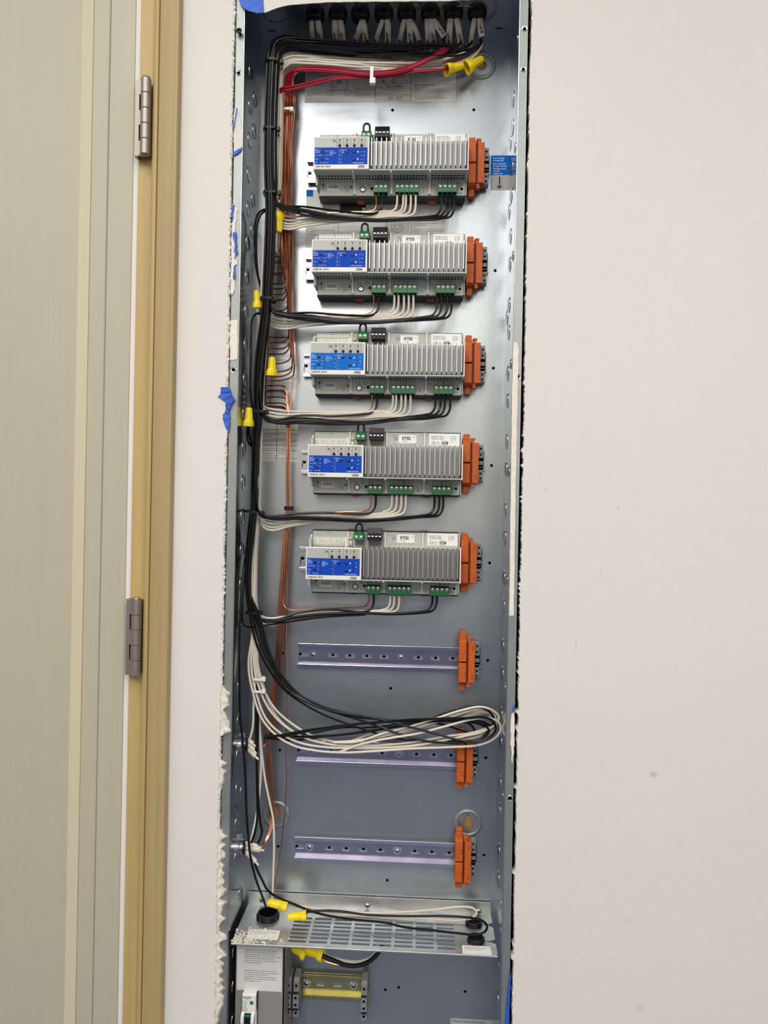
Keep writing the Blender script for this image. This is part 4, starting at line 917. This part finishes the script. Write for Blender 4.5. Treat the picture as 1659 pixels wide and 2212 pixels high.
for j, path in enumerate(LW):
    wk = (9, j); i = wires_w.index(wk); q = white_path(wk, i)
    q += [vert(wires_w, OFFW, VW, WLEAVE, wk, v) for v in col_rows(160, 1290)]
    Y = 53+4.6*j
    q += zc([(a, b, 54+(Y-54)*min(1, n_/4)) for n_, (a, b) in enumerate(path)], Y)
    wire(q, WR, 'white_wire', 'spare white wire sweeping down into the big loose loop', 'spare white wires in the loop')

# red wires across the top
for j in range(3):
    o = (j-1)*4.6
    wire([(1000-20*j, 96, 74), (962+o, 108, 60), (925+o, 128, 50), (880, 148+o, 47-j), (830, 158+o*0.8, 47-2*j), (780, 159+o*0.8, 47-2*j), (720, 152+o, 47), (665, 149+o, 48), (640, 151+o*0.5, 50), (628+o, 158, 54), (624+o, 175, 60), (622+o*0.7, 200, 68), (620+o*0.5, 235, 76), (618, 260, 84)], 1.62, 'red_wire', 'red wire crossing the top of the enclosure and turning down along the copper', 'red wires in the upper run')
for j in range(2):
    o = j*6.0
    wire([(985-5*j, 141, 62), (962, 148+j*2, 58), (900, 153+j*2, 50), (840, 164+j*2, 47), (790, 167+o*0.3, 47), (730, 167+o*0.6, 47), (690, 173+o, 48), (650, 183+o, 50), (625, 188+o, 50), (610, 190+o, 52), (602, 200+o, 60), (600, 225+o, 70)], 1.62, 'red_wire', 'red wire dipping below the others from the yellow connector to the black bundle', 'lower red wires')

# bare copper grounds
CUR = 1.05
VC = [(150, 626, 72), (240, 621, 72), (330, 616, 73), (420, 616, 74), (500, 617, 74), (600, 618, 74), (680, 617.5, 75), (760, 619, 76), (820, 621, 77), (900, 622, 77)]
STUB = [554, 565, 569, 576, 590, 594, 599, 613, 624, 636, 648, 671, 740, 753, 765, 785, 803, 813, 822]
offc = sorted(hexpack(len(STUB), 2.5), key=lambda p: p[0])
gl = 'bare copper ground wire bent from the copper bundle to the ground bar'
for i, v in enumerate(STUB):
    o = offc[i]; o = (o[0]*1.75, o[1]*0.6); rnd = random.Random(500+i); us = XS[(i*3) % len(XS)]
    q = [px(us, 96, 82), px(us-20, 120, 80)]
    for uu in range(960, 640, -80):
        if uu < us-40: q.append(px(uu, 136+rnd.uniform(-3, 3), 79))
    for vv in col_rows(160, v-12):
        c = interp(VC, vv); p = px(c[0], vv, c[1]); q.append(Vector((p.x+o[0]+rnd.uniform(-1.1, 1.1), p.y+o[1]+rnd.uniform(-1, 1), p.z)))
    lx = 593-(v-550)*0.06
    q += [px(612, v-1, 84), px(lx+6, v, 89), px(lx-5, v, 91)]
    wire(q, CUR, 'copper', gl, 'copper wires to the ground bar', n=6)
LOW = [833, 843, 846, 858, 871, 881, 730, 878]
offc = hexpack(len(LOW), 2.5)
for i, v in enumerate(LOW):
    o = offc[i]; rnd = random.Random(600+i); lx = 593-(v-550)*0.06
    q = [px(lx-5, v, 91), px(lx+8, v, 88), px(612, v+1, 84), px(618+o[0], v+7, 80)]
    tab = [(900, 623, 78), (950, 623, 78), (1020, 621.5, 78), (1098, 622, 78), (1160, 619, 78), (1230, 613, 78), (1300, 608, 78), (1400, 603, 78), (1480, 596, 78), (1550, 586, 76), (1592, 580, 74)]
    if v == 730: q = [px(lx-5, v-2, 91), px(600, v-1, 88), px(624, v, 82), px(634, v+5, 80), px(637, 755, 79), (px(636, 790, 79)), px(631, 840, 79)]
    for r_, c_, y_ in tab:
        if r_ > v+20: p = px(c_, r_, y_); q.append(Vector((p.x+o[0]*(0.8 if r_ < 1110 else 1.5), p.y+o[1], p.z)))
    if i < 4: q += [px(577+i*3, 1640, 78), px(577+i*4, 1700, 80), px(583+i*3, 1760, 80), px(583+i*2, 1785, 76), px(575+i, 1812, 70), px(567, 1826+i, 62)]
    elif i < 6: q += [px(573-i, 1612, 74), px(562, 1622, 66)]
    wire(q, CUR, 'copper', 'bare copper ground wire hanging from the ground bar to the lower cables', 'lower copper wires', n=6)
wire([(624, 1120, 76), (616, 1220, 76), (611, 1290, 76), (612, 1306, 75), (622, 1316, 74), (660, 1318, 73), (720, 1314, 72), (770, 1312, 72), (791, 1308, 71), (797, 1296, 70), (797.5, 1284, 68), (797.5, 1278, 67)], CUR, 'copper', 'bare copper wire reaching right to the lowest dimmer module', None, n=6)
wire([(626, 1130, 79), (621, 1250, 79), (618, 1400, 80), (620, 1500, 80), (618, 1620, 80), (619, 1700, 80), (612, 1790, 78), (603, 1860, 74), (593, 1920, 66), (588, 1948, 58)], 0.9, 'copper', 'single thin copper wire dropping to the yellow connector on the vented shelf', None, n=6)
for k in range(4):
    u = UN[k]; c = u['cu']; yb = u['Lrun'][0]-2
    wire([(617, yb+30, 82), (622, yb+17, 78), (640, yb+9, 74), (700, yb+4, 73), (760, yb+1, 72), (c-16, yb, 71), (c-4, yb-4, 70), (c, yb-14, 70), (c, u['yt']+5, 68), (c, u['yt']-4, 67)], CUR, 'copper', 'bare copper wire leading to the %s dimmer module' % ORD[k], None, n=6)
gb = thing('ground_bar', tuple(px(585, 890, 95)), 'metal ground bar hidden behind the black bundle', 'ground bar')
p0, p1 = px(592, 545, 95), px(574, 890, 95)
MB().tube([p0, p1], 5.5, 4).build('bar', 'screw_steel', gb)
for i, v in enumerate(STUB+LOW[:6]):
    lx = 591-(v-550)*0.06; p = px(lx-8, v, 90); screw_head(gb, p.x, 90, p.z, 2.4)

# loose black conductors left of the bundle, long drop wires
bl1 = 'loose black wire bowing out left of the bundle to a yellow connector'
wire([(573, 452, 58), (562, 457, 56), (554, 470, 54), (550, 500, 54), (550, 540, 55), (553, 575, 56), (558, 600, 58), (563, 622, 60), (562, 640, 58), (560, 664, 56)], WR, 'black_wire', bl1, None)
wire([(575, 455, 64), (564, 463, 62), (557, 480, 61), (554, 510, 61), (554, 550, 61), (557, 590, 62), (562, 620, 62)], WR*0.8, 'black_wire', 'second loose black wire nested behind the bowed one left of the bundle', None)
wire([(562, 676, 50), (552, 679, 50), (545, 690, 50), (543, 720, 50), (542, 780, 50), (541, 840, 50), (545, 880, 52), (548, 910, 54), (547, 940, 54), (546, 965, 52), (540, 945, 46), (537, 925, 42), (536.5, 915, 40)], WR, 'black_wire', 'loose black wire running down the left wall into the upright yellow connector', None)
wire([(545, 965, 50), (536, 955, 44), (534, 935, 42), (536, 918, 40)], WR*0.9, 'black_wire', 'short black tail twisted under the upright yellow connector', None)
wire([(555, 990, 50), (549, 1050, 50), (541, 1110, 50), (533, 1180, 50), (527, 1250, 40), (523.5, 1320, 34), (524, 1345, 36), (530, 1353, 44), (545, 1355, 52), (580, 1350, 58), (640, 1341, 60), (700, 1333, 61), (790, 1328, 62)], 1.4, 'black_wire', 'black wire hooking under the bundle above the bare rails', None)
wire([(543, 1130, 48), (532, 1190, 48), (524, 1260, 34), (519, 1330, 24), (517, 1400, 22), (517, 1470, 22), (518.5, 1540, 26), (524, 1600, 36), (529, 1660, 44), (532, 1740, 42), (535, 1790, 40), (541, 1850, 40), (553, 1900, 44), (568, 1940, 54), (575, 1962, 60), (578, 1980, 62), (578, 2010, 62)], WR, 'black_wire', 'long black wire dropping past both side connectors into the large shelf bushing', None)
wire([(548, 1300, 56), (552, 1400, 60), (556, 1500, 60), (557, 1580, 58), (555, 1620, 54), (556, 1680, 54), (559, 1740, 56), (563, 1780, 58), (566, 1795, 58), (561, 1815, 54), (556, 1822, 52)], WR, 'black_wire', 'black wire bowing down to the lower side connector', None)
wire([(546, 1300, 58), (549, 1400, 62), (553, 1500, 60), (553, 1560, 56), (554, 1620, 53), (555, 1690, 53), (556, 1740, 54), (555, 1770, 54), (549, 1805, 52), (542, 1822, 52)], WR, 'black_wire', 'straight black wire running down to the lower side connector', None)
wire([(553, 1440, 60), (548, 1520, 58), (546, 1570, 56), (541, 1592, 54), (538, 1600, 54)], WR, 'white_wire', 'white wire entering the upper side connector from above', None)
wire([(553, 1420, 66), (558, 1520, 66), (562, 1600, 62), (564, 1640, 62), (562, 1690, 60), (557, 1740, 56), (548, 1790, 53), (541, 1815, 52)], WR, 'white_wire', 'white wire crossing behind the black drops to the lower side connector', None)
wire([(555, 1440, 70), (560, 1540, 70), (566, 1630, 64), (572, 1680, 66), (582, 1730, 66), (590, 1770, 64), (592, 1830, 62), (590, 1890, 60), (588, 1945, 58)], WR, 'white_wire', 'long white wire dropping to the yellow connector on the vented shelf', None)
wire([(549, 1862, 50), (556, 1880, 50), (566, 1900, 52), (576, 1920, 54), (590, 1933, 56), (612, 1944, 56), (640, 1955, 54), (665, 1966, 52), (700, 1976, 50), (760, 1986, 50), (830, 1993, 48), (880, 2004, 44), (930, 2009, 40), (990, 2016, 34), (1030, 2019, 30), (1048, 2012, 32), (1052, 2000, 40), (1040, 1988, 50), (1010, 1982, 58), (960, 1979, 62), (870, 1979, 60), (790, 1976, 58), (740, 1969, 58), (700, 1967, 56), (668, 1970, 52), (655, 1973, 50)], WR, 'black_wire', 'black wire looped across the vented shelf', None)
wire([(606, 1948, 58), (625, 1952, 60), (680, 1962, 70), (760, 1971, 78), (850, 1971, 80), (930, 1966, 82), (990, 1959, 84), (1020, 1961, 82), (1030, 1970, 78), (1022, 1982, 76), (990, 1988, 74), (930, 1985, 74), (850, 1981, 76), (760, 1976, 78), (690, 1968, 76), (640, 1958, 66), (610, 1952, 58)], WR, 'white_wire', 'white wire looped flat along the back of the vented shelf', None)

# connectors clamped in the left wall
def side_connector(z_px, y, label, cl):
    c = px(521, z_px, y); c = Vector((-W2, y, c.z))
    t = thing('cable_connector', tuple(c), label, 'connector')
    MB().lathe([(13.5, 0), (13.5, 2.6), (11.5, 3.4), (11.5, 8), (9.5, 8), (9.5, 0)], c, (1, 0, 0), 24, cap=False).build('lock_ring', 'knock_steel', t, smooth=True)
    for k in range(6):
        a = k*math.pi/3; MB().box(c.x, c.x+4, c.y+14*math.cos(a)-2, c.y+14*math.cos(a)+2, c.z+14*math.sin(a)-2, c.z+14*math.sin(a)+2).build('ring_lug', 'knock_steel', t)
    MB().lathe([(9.6, 1), (9.6, 10), (7.5, 11)], c, (1, 0, 0), 20).build('throat', 'black_connector', t, smooth=True)
    for k in range(3):
        e = cl[k]; q = smooth_path([c+Vector((2, 0, 6-6*k)), c+Vector((11, -1, 5.5-6*k)), px(*e)], 5)
        s_ = thing('sheathed_cable', tuple(px(*e)), None, 'cable', 'cable stubs in the side connectors')
        tag(s_, 'cream cable stub poking out of the %s side connector' % ('upper' if z_px < 1700 else 'lower'))
        MB().tube(q, 3.6, 10, flat=0.7).build('sheath', 'sheath', s_, smooth=True)
        MB().tube([q[-1], q[-1]+(q[-1]-q[-2]).normalized()*6], 1.5, 8).build('conductor', 'white_wire', s_, smooth=True)
side_connector(1608, 57, 'metal cable connector in the left wall beside the looped wires', [(546, 1607, 54), (548, 1621, 53), (552, 1634, 52)])
side_connector(1830, 53, 'metal cable connector in the left wall beside the lower mounting dish', [(556, 1829, 52), (562, 1836, 50), (552, 1862, 48)])

# ------------------------------------------------------------------ cable ties
def cable_tie(u, v, Y, wpx, dpt, m, label, head=1, tilt=0.0, hgt=3.2):
    c = px(u, v, Y); t = thing('cable_tie', tuple(c), label, 'cable tie'); a = wpx/1.53/2; b = dpt/2; n = 20; mb = MB(); vs = []
    for k in range(n):
        q = 2*math.pi*k/n; ce, se = math.cos(q), math.sin(q); e = 0.55
        x = a*math.copysign(abs(ce)**e, ce); y = b*math.copysign(abs(se)**e, se)
        for (s_, h) in ((1.0, -hgt/2), (1.0, hgt/2)):
            vs.append((c.x+x, c.y+y, c.z+h-x*tilt))
    for k in range(n):
        q = 2*math.pi*k/n; ce, se = math.cos(q), math.sin(q); e = 0.55
        x = (a+0.9)*math.copysign(abs(ce)**e, ce); y = (b+0.9)*math.copysign(abs(se)**e, se)
        for h in (-hgt/2, hgt/2): vs.append((c.x+x, c.y+y, c.z+h-x*tilt))
    N = 2*n; fs = []
    for k in range(n):
        k2 = (k+1) % n
        fs += [(2*k, 2*k2, 2*k2+1, 2*k+1), (N+2*k, N+2*k2, N+2*k2+1, N+2*k+1), (2*k, 2*k2, N+2*k2, N+2*k), (2*k+1, 2*k2+1, N+2*k2+1, N+2*k+1)]
    MB().add(vs, fs).build('band', m, t, smooth=True)
    hx = c.x+head*(a+1.5); hz = c.z-head*(a+1.5)*tilt
    MB().box(hx-2.6, hx+2.6, c.y-b*0.5-3, c.y-b*0.5+3, hz-3, hz+3).build('head', m, t, bevel=0.5)
    MB().box(hx-0.9, hx+0.9, c.y-b*0.5-3.6, c.y-b*0.5-2.9, hz-1.6, hz+1.6).build('strap_tail', m, t)
    return t
bt = 'black_connector'
cable_tie(591.5, 138, 45, 32, 24, bt, 'black cable tie around the bundle just below its top bend', tilt=0.1)
cable_tie(586, 284, 45, 29, 24, bt, 'black cable tie around the bundle level with the topmost dimmer module')
cable_tie(587, 421, 45, 31, 24, bt, 'black cable tie around the bundle above the first branch of wires', tilt=0.03)
cable_tie(579, 648, 45, 30, 24, bt, 'black cable tie around the bundle above the second branch of wires')
cable_tie(560, 890, 46, 32, 22, bt, 'black cable tie around the bundle beside the upright yellow connector', tilt=0.08)
cable_tie(549, 1106, 47, 36, 24, bt, 'black cable tie around the black and white wires beside the fourth branch', tilt=0.1)
cable_tie(548, 1322, 48, 30, 24, bt, 'black cable tie around the wires above the loose loop')
cable_tie(622, 1098, 78, 13, 9, bt, 'black cable tie around the copper wires below the fourth dimmer module', hgt=6)
cable_tie(582, 1591, 70, 20, 16, bt, 'black cable tie gathering the returning loop wires')
cable_tie(622, 240, 70, 14, 14, 'tie_white', 'white cable tie around the copper wires near the top')
ct = thing('cable_tie', tuple(px(803, 168, 44)), 'white cable tie hanging from the red wires', 'cable tie')
p = px(803, 158, 42); MB().box(p.x-2.2, p.x+2.2, 41, 42, p.z-9, p.z+9).box(p.x-2.2, p.x+2.2, 50, 51, p.z-9, p.z+9).build('band', 'tie_white', ct)
p = px(805, 176, 42); MB().box(p.x-4, p.x+4, 38.5, 45, p.z-4, p.z+4).build('head', 'tie_white', ct, bevel=0.5)
for v, q in ((1465, 'upper'), (1491, 'lower')): cable_tie(558, v, 60, 22, 16, 'tie_white', '%s white cable tie around the drop wires beside the bare rail' % q)

# ------------------------------------------------------------------ yellow twist-on connectors
def nut(tip, end, label, roll=0.0, group=None):
    a = px(*tip) if not isinstance(tip, Vector) else tip; b = px(*end) if not isinstance(end, Vector) else end
    ax = (b-a); Ln = ax.length; ax.normalize(); k = Ln/30.0
    t = thing('wire_connector', tuple(a), label, 'wire connector', group)
    rib = lambda q, h: 1.0+(0.06*math.copysign(1, math.cos(10*q)) if 3*k < h < 19*k else 0)
    MB().lathe([(2.6*k, 0), (4.6*k, 0.7*k), (5.2*k, 2.6*k), (5.3*k, 4*k), (6.2*k, 18*k), (6.6*k, 20*k)], a, ax, 40, mod=rib).build('cap', 'nut_yellow', t, smooth=True)
    wing = lambda q, h: 1.0+0.42*max(0, abs(math.cos(q+roll))-0.55)/0.45*min(1, max(0, (h-18*k)/(5*k)))
    MB().lathe([(6.2*k, 18*k), (6.9*k, 21*k), (7.1*k, 25*k), (7.2*k, 30*k), (6.2*k, 30*k), (5.0*k, 24*k)], a, ax, 32, mod=wing, cap=False).build('skirt', 'nut_yellow', t, smooth=True)
    return t
nut((602, 503, 58), (600.5, 459, 58), 'yellow twist connector tucked beside the bundle at the first branch')
nut((554, 627, 38), (557, 665, 42), 'tilted yellow twist connector against the bundle, mirrored in the left wall')
nut((588, 771, 42), (587, 811, 46), 'yellow twist connector in front of the copper stubs')
nut((538, 880, 34), (536.5, 921, 36), 'upright yellow twist connector nearest the left wall, beside a cable tie')
nut((1042, 127, 74), (1008, 147, 66), 'yellow twist connector lying over the top mounting dish', roll=1.2)
nut((1000, 142, 68), (964, 152, 58), 'yellow twist connector on the red wires below the white run', roll=1.2)
nut((578, 1949, 56), (621, 1957, 56), 'yellow twist connector lying at the back of the vented shelf', roll=1.57)
nut((621, 1981, 44), (662, 1977, 46), 'yellow twist connector standing over the shelf slots', roll=1.57)
nut((630, 2048, 60), (660, 2064, 54), 'yellow twist connector hanging just under the shelf, its tip upward', roll=1.0)
nut((660, 2053, 54), (699, 2064, 46), 'yellow twist connector hanging under the shelf on the thick black wire', roll=1.0)

# ------------------------------------------------------------------ vented shelf
shf = thing('vented_shelf', (0, 50, -596), 'horizontal galvanised shelf with rows of ventilation slots', 'shelf')
ZS = -594.0; holes = []
gx0, gx1, gy0, gy1 = -104.5, 124.0, 7.0, 72.5; nc, nr = 8, 7
cw, rh = (gx1-gx0)/nc, (gy1-gy0)/nr
for i in range(nc):
    for j in range(nr):
        holes.append(rect(gx0+i*cw+2.2, gx0+(i+1)*cw-2.2, gy0+j*rh+2.0, gy0+(j+1)*rh-2.0))
holes.append(circ(-140.8, 64.5, 15, 24))
x1 = 177.0
outer = [(-177, 4), (-173, 0), (173, 0), (x1, 4), (x1, 26), (172, 29.4), (164, 30.6), (162, 30.6)]
outer += [(150.6+11.5*math.cos(math.radians(a)), 32+11.5*math.sin(math.radians(a))) for a in range(0, -360, -24)][1:15]
outer += [(162, 33.6), (164, 33.6), (172, 34.6), (x1, 38), (x1, 66), (172, 69.6), (164, 70.8), (162, 70.8)]
outer += [(150.6+11.5*math.cos(math.radians(a)), 72+11.5*math.sin(math.radians(a))) for a in range(0, -360, -24)][1:15]
outer += [(162, 73.6), (164, 73.6), (172, 74.6), (x1, 78), (x1, 98), (-177, 98)]
MB().plate(outer, holes, 1.5, lambda u, v, w_: (u, v, ZS-w_)).build('plate', 'shelf_steel', shf)
MB().box(-177, x1, -0.6, 1.0, ZS-2.6, ZS).build('front_edge', 'shelf_steel', shf, bevel=0.4)
MB().box(-177, x1, 97.5, 99.5, ZS, -576).build('back_flange', 'shelf_steel', shf)
for u, v in ((567, 1944.5), (793.5, 1957), (1033.5, 1969.5)):
    p = px(u, v, 97.5); o = screw_head(shf, p.x, 97.6, p.z, 4.2)
    MB().box(p.x-2.6, p.x+2.6, 94.9, 95.4, p.z-0.5, p.z+0.5).box(p.x-0.5, p.x+0.5, 94.9, 95.4, p.z-2.6, p.z+2.6).build('recess', 'hole_dark', o)
def flat_label(x0, x1_, y0, y1, txt, sz):
    s_ = MB().box(x0, x1_, y0, y1, ZS, ZS+0.25).build('label_sticker', 'sticker_white', shf)
    lettering(s_, 'grey_print', [(txt, sz, (x0+3, y1-5, ZS+0.32), {'V': (0, 1, 0)})])
flat_label(-160, -117, 12, 34, "WARNING: Cover must be\nin place before power is applied.\nDo not remove shelf.", 2.9)
flat_label(131, 169, 1.0, 20, "WARNING: DO NOT STORE TOOLS ON\nSHELF. Keep barrier in place\nto keep circuits separate.", 2.4)
rnd = random.Random(77); mb = MB()
for k in range(170):
    x = -177+abs(rnd.gauss(0, 26)); y = 2+abs(rnd.gauss(0, 15)); r_ = rnd.uniform(0.5, 2.6)
    if x > -100 or y > 60: continue
    n = 6; mb.lathe([(r_, 0), (r_*0.6, rnd.uniform(0.3, 1.1))], (x, y, ZS+0.1), (0, 0, 1), n)
tag(mb.build('plaster_dust', 'dust', kind='stuff'), 'crumbs of white plaster dust on the left end of the shelf', 'dust')
def bushing(x, y, r, h0, h1, label):
    o = thing('snap_bushing', (x, y, ZS), label, 'bushing')
    MB().lathe([(r-1.6, h0), (r-1.6, h1), (r, h1), (r+0.6, h1-1), (r+0.6, 0.6), (r+1.6, 0.4), (r+1.6, 0.0), (r-0.4, 0), (r-0.4, h0)], (x, y, ZS), (0, 0, 1), 30, cap=False).build('collar', 'black_connector', o, smooth=True)
    for k in range(8):
        a = k*math.pi/4+0.2
        MB().box(x+(r+0.6)*math.cos(a)-0.9, x+(r+0.6)*math.cos(a)+0.9, y+(r+0.6)*math.sin(a)-0.9, y+(r+0.6)*math.sin(a)+0.9, ZS+0.6, ZS+h1-1.4).build('finger', 'dark_plastic', o)
bushing(-140.8, 64.5, 14.6, -6, 8, 'large black snap bushing in the left end of the vented shelf')
bushing(150.6, 72, 10.6, -6, 5.5, 'small black snap bushing at the back right of the vented shelf, under the wire loop')
bushing(150.6, 32, 10.6, -6, 5.5, 'small black snap bushing at the right of the shelf, beside its printed label')

# ------------------------------------------------------------------ compartment under the shelf
cvr = thing('breaker_cover', (-143, 60, ZBOT), 'grey metal cover with a printed warning sheet under the left of the shelf', 'cover')
MB().plate(rect(-177, -110, -840, -600), [rect(-166.4, -145.0, -765, -673.6)], 1.5, front(30)).build('face', 'cover_grey', cvr)
MB().box(-111.5, -110, 30, 101, -840, -600).build('side', 'cover_grey', cvr)
MB().box(-110, -92, 84, 86, -640, -600).box(-110, -108.5, 60, 84, -640, -600).build('bracket', 'galvanised_flange', cvr)
st = MB().box(-175.5, -113, 29.6, 30.05, -675.5, -600).build('warning_sheet', 'sticker', cvr)
MB().box(-165.5, -116, 29.5, 29.65, -674, -600).build('text_panel', 'sticker', st)
lettering(st, 'black_print', [
    ("circuits. Failure to do so may result in serious injury or\nTurn OFF circuit breaker before wiring terminal\nblocks. Replace terminal block shield after wiring\nterminal blocks.", 2.35, (-165, 29.4, -607), {'spacing': 1.0}),
    ("Peligro de descarga eléctrica. Puede ocasionar lesiones\ngraves o la muerte. Antes de realizar mantenimiento en el\nequipo, desconecte todas las fuentes de alimentación\neléctrica. Sólo electricistas matriculados. Coloque el disyuntor\nen la posición OFF antes de cablear los bloques de\nterminales. Vuelva a colocar la protección del bloque de\nterminales después de cablear.", 1.98, (-165, 29.4, -620.5), {'spacing': 1.45, 'bold': 0.012}),
    ("Risque d'électrocution. Peut causer des blessures graves\nou la mort. Déconnecter toutes les tensions d'alimentation\navant de réparer. Couper le disjoncteur en\nposition ARRÊT avant de câbler les bornes. Remplacer\nle blindage de la borne de l'alimentation de commande\naprès le câblage des bornes.", 1.98, (-165, 29.4, -648.5), {'spacing': 1.45, 'bold': 0.012})])
brk = thing('circuit_breaker', (-155.7, 20, -740), 'white miniature circuit breaker with a green square, poking through the cover', 'circuit breaker')
MB().prism([(31, -674.6), (22, -674.6), (20, -676), (20, -701), (31, -701)], -165.2, -146.4, 'x').build('front_top', 'breaker_white', brk, bevel=0.5)
MB().box(-165.2, -146.4, 25, 62, -760, -674.7).build('body', 'breaker_white', brk, bevel=0.4)
for x in (-166.0, -152.2): MB().prism([(20, -699), (16, -702), (14, -709), (16, -720), (25, -723), (25, -699)], x, x+4.4, 'x').build('handle_guard', 'breaker_white', brk, bevel=0.5)
MB().prism([(22, -699.5), (17.5, -701.5), (16.5, -708), (19, -716), (22, -716)], -161.4, -152.4, 'x').build('toggle', 'black_connector', brk, bevel=0.5)
MB().box(-160.6, -153.2, 16.6, 17.6, -703.6, -701.2).build('toggle_window', 'breaker_green', brk)
MB().box(-154.4, -149.8, 19.7, 20.2, -688.4, -683.8).build('green_square', 'breaker_green', brk)
lettering(brk, 'breaker_green', [("Schneider", 3.5, (-164.4, 19.7, -680), {'bold': 0.02, 'sx': 0.85}), ("Electric", 1.8, (-160.5, 19.7, -682.4), {})])
lettering(brk, 'grey_print', [("Multi 9", 2.3, (-164.2, 19.7, -686), {}), ("C60SP\n1-C20\n24143\n5K 240V\n60947-2", 1.9, (-164.2, 19.7, -688.8), {'spacing': 1.2})], name='rating_lettering')

make_rail(-100, 3.0, -707.5, 'rail_yellow', 'short yellow zinc mounting rail below the vented shelf', slots=[-68, -43], screws=(-89, -20))
for x, q in ((-114.5, 'grey terminal clamp touching the breaker cover on the yellow rail'), (-103.6, 'grey terminal clamp second from the breaker cover on the yellow rail'), (-6.5, 'lone grey terminal clamp at the right end of the yellow rail')):
    t = thing('rail_clamp', (x+4, 85, -738), q, 'clamp')
    MB().prism([(74, -682), (70, -686), (70, -700), (66, -702), (66, -722), (70, -724), (70, -737), (74, -740), (94, -740), (94, -682)], x, x+8.4, 'x').build('body', 'clamp_grey', t, bevel=0.5)
    for z, y in ((-692, 69.8), (-707, 65.8), (-717, 65.8), (-731, 69.8)): MB().box(x+2.6, x+5.8, y-0.2, y+0.3, z-1.6, z+1.6).build('hole', 'hole_dark', t)
    for z in (-701, -724): MB().box(x+0.4, x+8.0, 65.6, 70.3, z-0.9, z+0.9).build('step', 'dark_plastic', t)
wire([(690, 2062, 48), (715, 2072, 46), (745, 2084, 46), (770, 2086, 48), (795, 2078, 54), (812, 2064, 62), (822, 2050, 66), (826, 2036, 70)], 3.0, 'black_wire', 'thick black wire drooping beneath the vented shelf', None)
wire([(690, 2060, 56), (720, 2070, 56), (750, 2077, 58), (775, 2078, 60), (800, 2070, 64), (812, 2058, 68), (818, 2040, 70)], 2.4, 'white_wire', 'white wire drooping behind the thick black one beneath the shelf', None)
wire([(665, 2056, 58), (695, 2074, 56), (740, 2086, 54), (770, 2088, 55), (800, 2080, 60), (812, 2066, 66)], 1.1, 'copper', 'bare copper wire drooping beneath the vented shelf', None, n=6)
